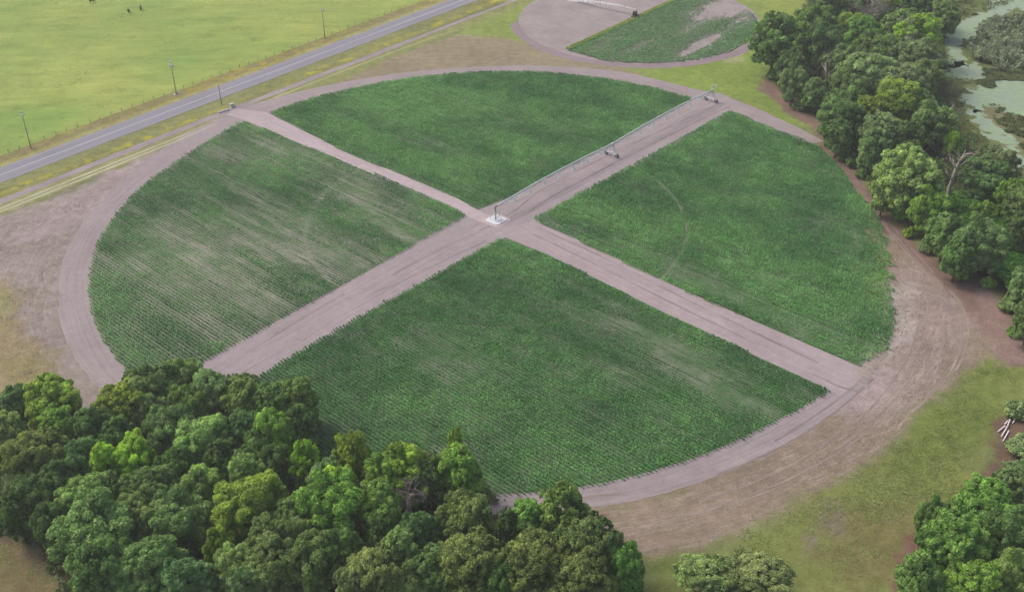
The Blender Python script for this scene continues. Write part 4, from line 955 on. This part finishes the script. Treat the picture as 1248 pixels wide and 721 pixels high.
TL = [
 # lower left wood: far-left block
 ('oak1', 22, 492, 19, 'blue', 'dark bluish tree at the left edge behind the round yellow green tree'),
 ('oak0', 61, 488, 27, 'warm', 'round yellowish green tree standing out against the stubble at the far left'),
 ('oak3', 72, 522, 23, 'lime2', 'fresh mid green crown just below the round yellowish tree at the far left'),
 ('oak2', 9, 530, 20, 'pale', 'pale grey green crown cut by the left edge of the photo'),
 ('pine0', 42, 552, 34, 'olive', 'brownish olive feathery crown near the left edge'),
 ('oak0', 2, 568, 22, 'deep', 'very dark crown cut by the left edge below the pale grey green one'),
 ('oak3', 115, 526, 24, 'dark', 'dark green tree at the tip of the stubble notch in the lower left wood'),
 ('oak1', 143, 538, 25, 'dark', None),
 ('oak0', 96, 566, 26, 'blue', 'dark bluish crown left of the lime green crowns'),
 ('oak1', 70, 592, 26, 'dark', None),
 ('oak2', 46, 606, 27, 'deep', None),
 ('pine1', 15, 604, 20, 'grey', 'greyish thin crown at the left edge above the bare ground'),
 ('oak1', 20, 627, 19, 'deep', 'dark green tree touching the bare ground at the far lower left'),
 ('oak3', 65, 640, 22, 'dark', 'dark tree leaning over the bare ground at the lower left corner'),
 # field-edge row
 ('oak0', 147, 498, 29, 'warm', 'yellow green tree at the end of the ring track on the left'),
 ('oak3', 174, 480, 26, 'mid', 'mid green tree right of the yellow green one at the end of the ring track'),
 ('oak1', 202, 468, 26, 'mid', 'green tree at the field edge between the ring track and the dirt road end'),
 ('oak2', 229, 460, 20, 'pale', 'pale olive crown rising highest against the left crop quarter'),
 ('oak0', 258, 478, 26, 'grey', 'greyish green crown just left of the lower end of the wide dirt road'),
 ('oak1', 298, 486, 28, 'olive', 'olive green crown at the very end of the wide dirt road'),
 ('oak3', 331, 494, 23, 'mid', 'darker green crown right of the end of the wide dirt road'),
 ('oak0', 360, 486, 25, 'olive', 'light topped crown reaching over the near crop rows, right of the road end'),
 ('oak3', 188, 505, 19, 'grey', 'small grey green crown behind the blue grey one in the left wood'),
 ('oak1', 207, 524, 28, 'blue', 'broad blue grey crown above the lime green crowns'),
 ('oak2', 227, 500, 20, 'olive', 'olive green crown in the second row, left of the grey green ones'),
 ('oak2', 248, 537, 32, 'pale', 'large pale green crown in the middle of the lower left wood'),
 ('oak1', 297, 526, 22, 'blue', 'dark bluish crown between two pale ones behind the field edge row'),
 ('oak0', 332, 528, 27, 'lime2', 'bright mid green crown left of the field corner notch'),
 ('oak3', 366, 520, 22, 'dark', 'dark green tree hanging over the near crop rows below the light topped crown'),
 ('tall', 128, 570, 17, 'lime', 'leftmost of the lime green crowns'),
 ('oak2', 163, 561, 25, 'lime', 'tallest and broadest of the lime green crowns'),
 ('bush0', 192, 572, 13, 'lime', 'smallest lime green crown, right of the broad lime one'),
 ('oak1', 218, 573, 23, 'deep', None), ('oak3', 314, 553, 20, 'dark', None), ('oak1', 268, 562, 22, 'dark', None), ('oak0', 334, 566, 19, 'dark', None),
 ('open0', 371, 562, 18, 'lime', 'small bright yellow green tree at the notch beside the crop rows'),
 ('open1', 428, 556, 20, 'warm', 'slim young tree with a visible trunk standing before the near crop rows', 13.5),
 ('oak1', 301, 580, 24, 'pale', 'pale green low crown behind the big golden green tree'),
 ('oak0', 398, 584, 23, 'grey', 'grey green bushy crown left of the slim young tree'),
 # middle rows
 ('oak0', 108, 606, 27, 'pale', 'pale frosty crown on top of the big dark tree at the lower left'),
 ('oak2', 115, 645, 40, 'mid', 'big tree with many dark domes beside the bare lower left corner'),
 ('oak3', 128, 695, 38, 'dark', 'dark big crown at the bottom edge right of the bare lower left corner'),
 ('oak1', 140, 602, 18, 'mid', 'small green crown between the frosty crown and the lime ones'),
 ('oak0', 187, 600, 30, 'mid', 'broad light green crown below the small lime crown'),
 ('oak3', 246, 598, 27, 'pale', 'pale green crown left of the big golden green tree'),
 ('oak2', 169, 634, 26, 'pale', 'pale crown with rounded clumps in the middle of the left bottom'),
 ('oak1', 216, 632, 29, 'mid', 'mid green crown between two pale ones left of the golden tree'),
 ('oak3', 242, 643, 17, 'pale', 'small pale crown touching the golden tree on its left'),
 ('oak0', 181, 690, 36, 'mid', 'large round mid green crown at the bottom edge, left of the centre gap'),
 ('oak1', 228, 712, 28, 'blue', 'dark bluish crown at the bottom edge below the shaded gap'),
 ('oak2', 306, 612, 41, 'warm', 'big golden green dome in the middle of the lower left wood'),
 ('oak3', 268, 668, 19, 'warm', 'small golden green crown below the big golden dome'),
 ('oak0', 402, 616, 41, 'lime2', 'big yellow green crown right of the golden dome', ),
 ('oak3', 412, 596, 24, 'lime', 'bright yellow top above the big yellow green crown'),
 ('oak1', 352, 634, 22, 'pale', 'pale silvery green top between the golden dome and the yellow green crown'),
 ('oak3', 325, 657, 24, 'pale', 'silvery green crown below the golden dome'), ('oak2', 364, 652, 22, 'pale', 'right hand silvery green crown under the pale top'),
 ('oak1', 334, 690, 32, 'mid', 'broad mid green crown at the bottom below the silvery crowns'), ('oak0', 379, 684, 30, 'mid', 'green domed crown at the bottom, right of the broad mid green one'),
 ('oak3', 414, 676, 24, 'dark', None), ('oak2', 286, 696, 23, 'pale', 'pale rounded crown at the bottom, left of the broad mid green one'), ('oak0', 300, 716, 22, 'grey', 'grey green crown cut by the bottom edge below the pale rounded one'),
 ('pine0', 455, 696, 30, 'pale', 'pale feathery crown at the bottom, under the bleached dead tree'), ('pine1', 431, 710, 22, 'grey', 'greyish feathery crown cut by the bottom edge'),
 ('tall', 486, 678, 21, 'mid', 'upright green crown at the bottom right of the pale feathery crown'),
 ('oak0', 459, 618, 29, 'olive', 'olive green crown right of the big yellow green crown'), ('oak3', 467, 585, 25, 'lime2', 'bright green crown below right of the slim young tree'),
 ('oak1', 463, 656, 17, 'dark', None), ('oak3', 494, 574, 29, 'warm', 'yellowish green crown at the field edge right of the slim young tree'), ('oak1', 528, 584, 25, 'dark', 'dark green crown at the field edge beside the tall yellow green tree'),
 ('tall', 562, 580, 23, 'lime2', 'tall yellow green tree with its top rising over the near crop rows', 15), ('open1', 555, 553, 9, 'warm', 'small tufted top poking up above the tall yellow green tree', 15),
 ('pine1', 566, 628, 28, 'olive', 'olive brown tree below the tall yellow green tree'), ('oak3', 512, 652, 23, 'blue', 'dark bluish crown below the bleached dead tree'),
 ('pine0', 572, 680, 42, 'olive', 'big olive tree with many small clumps at the bottom centre'), ('oak1', 618, 648, 20, 'dark', 'dark crown between the olive brown tree and the fresh green one at the track'),
 ('tall', 643, 642, 21, 'vivid', 'fresh green crown standing next to the ring track at the bottom', 12), ('open0', 684, 628, 27, 'olive', 'tall open topped tree rising against the ring track', 15),
 ('pine1', 652, 684, 38, 'olive', 'broad dull olive crown left of the open topped tree'), ('pine0', 718, 660, 34, 'dark', 'dark olive tree with loose branches beside the brown stubble'),
 ('oak2', 760, 694, 23, 'vivid', 'dark vivid green crown at the right end of the lower left wood'), ('pine1', 704, 698, 38, 'olive', 'dull olive crown at the bottom edge near the right end of the wood'),
 ('oak0', 492, 712, 22, 'pale', 'pale crown cut by the bottom edge right of the upright green one'), ('oak1', 530, 694, 28, 'mid', 'mid green crown at the bottom left of the big olive tree'), ('oak0', 612, 712, 26, 'deep', None),
]
for t in TL:
    lb = t[5] or DL
    place_tree(t[0], t[1], t[2], t[3], t[4], lb, t[6] if len(t) > 6 else None, group=('shaded trees inside the lower left wood' if t[5] is None else GL))
TR = [
 ('open0', 945, 50, 30, 'dark', 'tall open dark tree standing at the corner of the wood by the bright grass', 21),
 ('oak1', 964, 78, 19, 'dark', 'dark tree close behind the tall open one at the wood corner'), ('open1', 1003, 58, 23, 'blue', 'blue grey tree with a pale forked trunk showing', 20),
 ('oak0', 994, 27, 22, 'vivid', 'vivid green crown at the top beside the narrow grass lane'), ('oak3', 1018, 8, 22, 'deep', 'deep green crown at the top edge above the vivid one'), ('oak2', 1034, 34, 18, 'warm', 'yellowish crown left of the moss hung dead tree'),
 ('oak3', 1052, 42, 22, 'vivid', 'vivid crown below the moss hung dead tree'), ('oak1', 1025, 74, 22, 'mid', None),
 ('oak0', 1058, 90, 31, 'grey', 'broad rounded grey green crown in the upper part of the right hand wood'), ('oak3', 1037, 106, 20, 'mid', 'green crown at the left foot of the broad grey green one'),
 ('oak2', 1091, 122, 26, 'warm', 'domed yellowish green crown right below the broad grey green one'), ('pine0', 1104, 97, 21, 'grey', 'greyish feathery crown above the domed yellowish one'),
 ('oak1', 1100, 33, 21, 'mid', 'green crown between the leaning dead trunk and the lime tree'), ('open0', 1120, 40, 24, 'lime', 'lime green tree near the marsh at the top'), ('tall', 1079, 8, 14, 'lime', 'narrow lime crown at the top edge'),
 ('oak3', 967, 100, 16, 'grey', 'grey green bushy tree at the reddish corner of the wood'), ('oak1', 991, 112, 13, 'grey', 'small grey green tree along the reddish edge below the wood corner'), ('oak0', 1024, 126, 15, 'dark', 'dark tree along the reddish edge in front of the pale forked trunk'),
 ('oak3', 1121, 2, 22, 'deep', 'very dark crown at the top edge beside the marsh'), ('pine1', 1117, 66, 22, 'grey', 'greyish crown at the marsh edge below the lime tree'), ('oak1', 1080, 62, 20, 'mid', None), ('oak0', 1126, 92, 18, 'mid', 'small green crown at the marsh edge beside the greyish feathery one'),
 ('oak2', 1027, 143, 25, 'dark', 'tall dark tree at the field side edge where the reddish soil bends'), ('oak1', 1022, 164, 16, 'dark', 'dark low tree beside the two little bushes'), ('oak0', 1054, 140, 17, 'warm', 'small yellowish crown between the dark edge tree and the domed one'),
 ('pine0', 1078, 158, 25, 'grey', 'grey green drooping crown above the big pale rounded tree'), ('oak3', 1067, 180, 22, 'grey', 'grey green crown at the left shoulder of the big pale rounded tree'),
 ('oak1', 1138, 148, 25, 'mid', 'green tree at the marsh edge above the bare dead tree'), ('oak3', 1104, 172, 22, 'dark', None),
 ('oak0', 1104, 212, 39, 'pale', 'big pale green rounded tree at the field edge of the right hand wood'),
 ('oak3', 1078, 236, 15, 'mid', 'small green tree at the left foot of the big pale rounded tree'),
 ('oak1', 1204, 214, 24, 'blue', 'dark bluish crown right of the bare dead tree'), ('pine1', 1214, 198, 21, 'grey', 'greyish bushy crown beside the marsh right of the bare dead tree'),
 ('oak3', 1134, 254, 21, 'lime2', 'yellowish green tree in front of the foot of the bare dead tree'), ('bush1', 1161, 178, 10, 'lime', 'little lime crown just behind the top of the bare dead tree', 8),
 ('open1', 1232, 237, 15, 'lime2', 'small bright tree above the green vines at the right'), ('oak0', 1246, 250, 19, 'mid', 'green crown cut by the right edge beside the vines'),
 ('oak3', 1153, 285, 20, 'mid', 'green tree at the reddish edge left of the blue grey tree'), ('oak1', 1168, 312, 19, 'dark', 'dark low tree at the reddish edge under the blue grey tree'),
 ('oak0', 1196, 296, 26, 'grey', 'blue grey tree among bright vines with a bare trunk at its side'), ('oak1', 1240, 280, 15, 'dark', 'dark crown in the vines near the right edge'), ('oak3', 1252, 352, 21, 'grey', 'grey green tree at the right edge below the vines'),
 ('bush0', 1200, 258, 12, 'lime2', 'small bright bush in the vines below the dark bluish crown', 5), ('oak2', 1257, 388, 17, 'mid', 'green tree cut by the right edge above the reddish ground'),
 ('oak0', 1122, 130, 16, 'dark', None),
 ('oak1', 1045, 12, 18, 'dark', None), ('oak3', 1062, 60, 18, 'mid', None), ('oak3', 1040, 125, 18, 'dark', None), 
 ('oak0', 1150, 20, 16, 'mid', 'low green tree standing in the marsh grass at the top'),
]
for t in TR:
    lb = t[5] or DR
    place_tree(t[0], t[1], t[2], t[3], t[4], lb, t[6] if len(t) > 6 else None, group=('shaded trees inside the right hand wood' if t[5] is None else GR), cat='bush' if t[0][:4] == 'bush' else 'tree')
for k, (px, py, rp, tn, lb) in enumerate([(1028, 191, 6, 'dark', 'little round bush on the reddish soil, left one of the two'), (1038, 199, 5.5, 'dark', 'little round bush on the reddish soil, right one of the two'),
        (1243, 500, 13, 'grey', 'grey green bush right above the white pipes'), (1244, 545, 14, 'grey', 'grey green bush right below the white pipes'),
        (1002, 158, 6, 'dark', 'low dark bush at the bend of the reddish wood edge'), (942, 92, 7, 'dark', 'low dark bush at the foot of the tall open tree'), (1110, 283, 7, 'warm', 'small yellowish bush at the reddish edge by the path'), (1172, 335, 8, 'vivid', 'small vivid bush at the reddish edge below the dark low tree'), (1204, 345, 7, 'vivid', 'small vivid bush at the vine edge by the reddish ground'),
        (960, 118, 6, 'grey', 'grey green bush halfway along the upper reddish strip'), (976, 130, 7, 'mid', 'rounded bush near the lower end of the upper reddish strip'), (1050, 212, 6, 'mid', 'green bush at the field side of the big pale tree'), (1066, 228, 7, 'pale', 'pale bush at the lower left foot of the big pale tree'), (1096, 262, 7, 'lime2', 'yellowish bush between the big pale tree and the dirt path'), (1128, 303, 7, 'grey', 'grey bush at the reddish edge above the turning place'), (1226, 372, 8, 'mid', 'green bush at the lower tip of the vines'), (1238, 404, 7, 'vivid', 'lowest bush on the reddish ground at the right edge')]):
    place_tree('bush%d' % (k % 2), px, py, rp, tn, lb, 1.9 + rp * .09, group='bushes along the wood edges', cat='bush')
TB = [
 ('pine0', 858, 702, 31, 'pale', 'pale grey feathery tree at the bottom edge left of the broad grey olive one', 8.5), ('pine1', 918, 706, 40, 'pale', 'broad grey olive tree at the bottom edge in the grass', 8.5),
 ('oak0', 1200, 618, 34, 'vivid', 'bright green crown at the top of the lower right clump'), ('oak3', 1137, 634, 18, 'mid', 'dark slim crown at the grass side of the lower right clump'), ('oak1', 1166, 662, 35, 'vivid', 'broad leafy green crown in front of the lower right clump'),
 ('oak2', 1227, 652, 34, 'dark', 'dark green crown cut by the right edge in the lower right clump'), ('oak1', 1240, 592, 22, 'grey', 'grey green crown at the right edge above the lower right clump'), ('oak3', 1120, 706, 26, 'mid', 'green tree at the bottom beside the reddish strip'),
 ('oak0', 1188, 714, 27, 'lime2', 'bright green crown at the bottom of the lower right clump'), ('oak1', 1238, 706, 25, 'pale', 'pale crown in the very bottom right corner'),
]
for t in TB: place_tree(t[0], t[1], t[2], t[3], t[4], t[5], t[6] if len(t) > 6 else None, group=GB)

# ------------------------------------------------------------------ dead trees
def branches(m, p, d, L, r, depth, n=3, spread=.7, gn=.15):
    pts = [p]; rr = [r]; q = p.copy(); dd = d / np.linalg.norm(d)
    for i in range(4):
        dd = dd + rng.normal(0, gn, 3); dd /= np.linalg.norm(dd); q = q + dd * L / 4; pts.append(q.copy()); rr.append(r * (1 - .16 * (i + 1)))
    m.tube(pts, rr, 7 if depth else 5)
    if depth <= 0: return
    for k in range(n):
        i = rng.integers(2, 5); nd = dd + rng.normal(0, spread, 3); nd[2] = abs(nd[2]) * .5 + .25; branches(m, pts[i], nd, L * rng.uniform(.45, .75), rr[i] * .6, depth - 1, n, spread, gn)
def dead_tree(px, py, H, label, lean=(0, 0), moss=0, r0=.42, depth=2, nb=5, tuft=None):
    p = G(px, py); r = tag(empty('dead_tree', (p[0], p[1], 0)), label, 'dead tree', 'bare dead trees')
    m = MB(); top = np.array([lean[0], lean[1], H * .72]); pts = [np.array([0, 0, -.2]), np.array([0, 0, .5]), top * .4 + rng.normal(0, .15, 3), top * .7 + rng.normal(0, .2, 3), top]
    m.tube(pts, [r0 * 1.6, r0 * 1.1, r0 * .9, r0 * .75, r0 * .55], 10); m.build('trunk', M['deadwood'], r, True)
    mb = MB(); ends = []
    for k in range(nb):
        t = rng.uniform(.55, 1); s = top * t; a = 2 * math.pi * (k + rng.uniform(-.3, .3)) / nb; d = np.array([math.cos(a), math.sin(a), rng.uniform(.25, 1.1)])
        branches(mb, s, d, H * rng.uniform(.22, .38), r0 * .42, depth)
    branches(mb, top, np.array([.15, 0, 1.0]), H * .3, r0 * .5, depth); mb.build('branches', M['deadwood'], r)
    if moss:
        B = np.array(mb.v); B = B[B[:, 2] > H * .4]; c = B[rng.integers(0, len(B), moss)] - np.c_[np.zeros((moss, 2)), rng.random(moss) ** 1.5 * 2.6] + rng.normal(0, .2, (moss, 3))
        nn = rng.normal(0, 1, (moss, 3)); nn[:, 2] *= .2; nn /= np.linalg.norm(nn, axis=1)[:, None]
        V = leaf_quads(c, nn, rng.uniform(.15, .35, moss), 2.2); me = np_mesh('hanging_moss', V, np.arange(len(V)).reshape(-1, 4), M['moss'], rng.normal(.5, .25, moss).clip(0, 1)); tag(link(bpy.data.objects.new('hanging_moss', me), r), kind='stuff')
    return r
dead_tree(1153, 246, 16.5, 'bare bleached dead tree with forked limbs standing above the vines', lean=(.9, .2), r0=.62, nb=8)
dead_tree(1056, 50, 21, 'grey dead tree hung with moss among vivid crowns at the top', moss=3200, nb=8, r0=.5)
dead_tree(1081, 86, 18, 'grey leaning dead trunk with drooping moss near the lime tree', lean=(2.6, 0), moss=700, nb=4)
dead_tree(1006, 116, 16, 'pale bare trunk forking in front of the blue grey tree', lean=(-1.5, .3), r0=.4, nb=3, depth=1)
dead_tree(1210, 338, 9, 'short bare grey trunk beside the blue grey tree in the vines', lean=(-.6, .2), moss=260, r0=.34, nb=3, depth=1)
dead_tree(503, 640, 11.5, 'bleached leafless grey tree in the lower left wood near the crop rows', lean=(-.4, .5), moss=900, r0=.35, nb=8)
dead_tree(1150, 168, 12, 'grey snag at the marsh edge above the bare dead tree', lean=(.2, 0), moss=150, r0=.32, nb=3, depth=1)
dead_tree(982, 118, 5, 'low tangle of grey dead branches at the reddish wood edge', lean=(-1.0, 0), moss=500, r0=.2, nb=6)

# ------------------------------------------------------------------ undergrowth, vines, marsh plants
M['under'] = leaf_mat('undergrowth_leaves', A(56, 74, 42), A(112, 132, 70), .2, tint=False)
M['under_r'] = leaf_mat('edge_undergrowth_leaves', A(66, 100, 48), A(130, 164, 82), .25, tint=False)
M['vine'] = leaf_mat('vine_leaves', A(66, 128, 42), A(132, 190, 74), .22, tint=False)
M['marsh'] = leaf_mat('marsh_grass_blades', A(90, 110, 60), A(142, 152, 94), .2, tint=False)
M['thick'] = leaf_mat('marsh_thicket_leaves', A(134, 154, 112), A(202, 212, 174), .15, tint=False)
def mass(name, pts, n, hfun, size, mat, label, cat, tilt=.7, soft=1.0, dens=None):
    V_ = poly(pts); lo = V_.min(0); hi = V_.max(0); P = rng.uniform(lo, hi, (int(n * 2.2), 2))
    P = P[sd_poly(P, V_) + (fbm(P[:, 0] / 5, P[:, 1] / 5, 71) - .5) * 8 > 0]
    if dens is not None: P = P[rng.random(len(P)) < dens(P[:, 0], P[:, 1])]
    P = P[:n]; h = hfun(P[:, 0], P[:, 1]); z = h * (1 - .35 * rng.random(len(P)) ** 2) + .05
    nn = np.c_[rng.normal(0, tilt, (len(P), 2)), np.ones(len(P))]; nn /= np.linalg.norm(nn, axis=1)[:, None]
    V = leaf_quads(np.c_[P, z], nn, size * rng.uniform(.6, 1.4, len(P)))
    tone = (.45 + 1.1 * (fbm(P[:, 0] / 4, P[:, 1] / 4, 73, 3) - .5) + rng.normal(0, .15, len(P))).clip(0, 1.1)
    me = np_mesh(name, V, np.arange(len(V)).reshape(-1, 4), mat, tone)
    return tag(link(bpy.data.objects.new(name, me)), label, cat, kind='stuff')
bumpy = lambda a, b, s: (lambda x, y: a + b * fbm(x / s, y / s, 75, 4) ** 1.5)
mass('undergrowth', WOOD_L, 90000, bumpy(.1, 2.2, 5), .42, M['under'], 'dark undergrowth on the floor of the lower left wood', 'undergrowth', dens=lambda x, y: sstep(.36, .52, fbm(x / 6, y / 6, 77)))
mass('undergrowth', WOOD_R, 110000, bumpy(.2, 4.6, 5), .45, M['under_r'], 'undergrowth between the trees of the right hand wood', 'undergrowth', dens=lambda x, y: sstep(.34, .5, fbm(x / 6, y / 6, 78)))
mass('undergrowth', WOOD_B, 40000, bumpy(.1, 2.0, 5), .4, M['under'], 'dark undergrowth below the lower right clump', 'undergrowth')
mass('vines', [(1150, 245), (1185, 232), (1228, 240), (1262, 262), (1262, 395), (1238, 372), (1212, 345), (1190, 335), (1172, 322), (1170, 290)], 70000, bumpy(.4, 5.5, 5), .5, M['vine'], 'bright green vines smothering the ground at the right edge', 'vines', tilt=.8)
mass('marsh_grass', [(1130, 10), (1152, -10), (1190, -40), (1240, -30), (1232, 6), (1200, 14), (1160, 28), (1150, 50), (1158, 80), (1148, 86), (1178, 98), (1176, 130), (1190, 160), (1230, 200), (1262, 215), (1262, 262), (1225, 232), (1195, 185), (1160, 130), (1146, 90), (1140, 40)], 60000, bumpy(.1, 1.5, 4), .4, M['marsh'], 'yellow green marsh grass between the wood and the pond', 'marsh grass', tilt=1.2, dens=lambda x, y: sstep(.36, .56, fbm(x / 4, y / 4, 79)))
mass('marsh_thicket', [(1182, 50), (1178, 62), (1184, 74), (1200, 80), (1215, 88), (1240, 90), (1290, 84), (1290, 24), (1240, 22), (1210, 28), (1194, 36)], 90000, bumpy(.1, 6.0, 2.6), .4, M['thick'], 'grey green thicket on the island in the marsh pond', 'thicket', tilt=1.6, dens=lambda x, y: sstep(.36, .52, fbm(x / 2.6, y / 2.6, 75, 4)))
mass('marsh_grass', [(1200, 84), (1230, 92), (1262, 92), (1262, 100), (1215, 100), (1205, 108), (1190, 106)], 9000, bumpy(.1, 1.0, 3), .35, M['marsh'], 'tan and green reeds along the near side of the marsh thicket', 'reeds', tilt=1.2)
mass('marsh_grass', [(1206, 128), (1240, 142), (1262, 150), (1262, 195), (1240, 172), (1222, 158), (1208, 142)], 9000, bumpy(.1, .9, 3), .35, M['marsh'], 'patchy marsh plants between the two pale water arms at the right', 'marsh plants', tilt=1.2, dens=lambda x, y: sstep(.42, .56, fbm(x / 3, y / 3, 80)))

# loose grass tufts and weeds that break up the open ground
M['tuft_g'] = leaf_mat('grass_tuft_blades', A(132, 154, 84), A(178, 194, 112), .4, tint=False)
M['tuft_p'] = leaf_mat('pasture_tuft_blades', A(150, 182, 94), A(194, 208, 122), .4, tint=False)
M['tuft_y'] = leaf_mat('verge_weed_blades', A(150, 164, 84), A(206, 200, 100), .4, tint=False)
M['tuft_s'] = leaf_mat('straw_blades', A(172, 158, 142), A(214, 204, 192), .4, tint=False)
def tufts(P, mat, label, cat, size=(.4, 1.1), hgt=.14, spread=.27, wid=.06, k=5):
    me = plants_mesh(cat.replace(' ', '_'), P, rng.uniform(size[0], size[1], len(P)), rng.normal(.45, .3, len(P)).clip(0, 1), k, mat, hgt=hgt, spread=spread, wid=wid)
    tag(link(bpy.data.objects.new(cat.replace(' ', '_'), me)), label, cat, kind='stuff')
def soft(x, y, sc, seed): return sstep(.3, .75, fbm(x / sc, y / sc, seed, 5)) ** 1.5
def scatter(pts, n, sc=9.0, seed=90, amp=10):
    V_ = poly(pts); P = rng.uniform(V_.min(0), V_.max(0), (n * 6, 2)); d = sd_poly(P, V_) + (fbm(P[:, 0] / 8, P[:, 1] / 8, seed) - .5) * amp
    return P[(rng.random(len(P)) < soft(P[:, 0], P[:, 1], sc, seed + 2) * sstep(-1, 6, d)) & (d > 0)][:n]
tufts(scatter([(1185, 440), (1215, 428), (1248, 445), (1240, 500), (1220, 540), (1190, 600), (1120, 640), (1090, 725), (760, 725), (770, 700), (880, 668), (940, 632), (1010, 595), (1085, 540), (1140, 495)], 14000), M['tuft_g'], 'short green grass tufts on the open ground at the lower right', 'grass tufts')
tufts(scatter([(1070, 300), (1120, 318), (1165, 345), (1215, 420), (1150, 490), (1080, 560), (990, 615), (900, 655), (800, 690), (740, 680), (760, 630), (930, 560), (1040, 490), (1085, 420)], 5000), M['tuft_s'], 'straw stubble and dry tufts on the brown ground right of the ring track', 'stubble', hgt=.1)
tufts(scatter([(1066, 290), (1100, 318), (1115, 400), (1085, 450), (1055, 455), (1082, 400)], 1300, 3.0, 95, 4), M['tuft_g'], 'stray green weeds at the ragged right margin of the crop', 'weeds', size=(.5, 1.3))
tufts(scatter([(770, 90), (840, 84), (905, 70), (930, 48), (945, 5), (985, 5), (980, 90), (995, 158), (940, 146), (905, 119), (832, 102)], 5000, 8, 97, 3), M['tuft_p'], 'bright grass tufts on the green wedge beside the wood corner', 'grass tufts')
tufts(scatter([(-20, 300), (60, 245), (130, 215), (180, 190), (90, 300), (60, 400), (110, 480), (90, 520), (40, 480), (-20, 460)], 4000, 8, 99, 4), M['tuft_s'], 'straw stubble on the pale ground left of the ring track', 'stubble', hgt=.1)
tufts(scatter([(-20, 645), (20, 655), (70, 675), (105, 725), (-20, 740)], 1200, 4, 101, 2), M['tuft_g'], 'thin grass on the bare ground at the lower left corner', 'grass tufts', hgt=.1)
U_ = rng.uniform(-30, 250, 22000); V2 = rng.uniform(-14.6, 12.4, 22000); kk = ((V2 > 5.2) | (V2 < -5.6)) & (rng.random(22000) < soft(U_, V2 * 3, 8, 103)); tufts(H0 + U_[kk, None] * HU + V2[kk, None] * HV, M['tuft_y'], 'weeds and yellow flowers along both highway verges', 'verge weeds', hgt=.22)
U_ = rng.uniform(-30, 250, 40000); V2 = 13.0 + rng.random(40000) * 130; kk = rng.random(40000) < soft(U_, V2 * 1.6, 16, 105); PP = H0 + U_[kk, None] * HU + V2[kk, None] * HV
tufts(PP, M['tuft_p'], 'short pasture grass tufts grazed by the cattle', 'pasture grass', spread=.36, wid=.09)
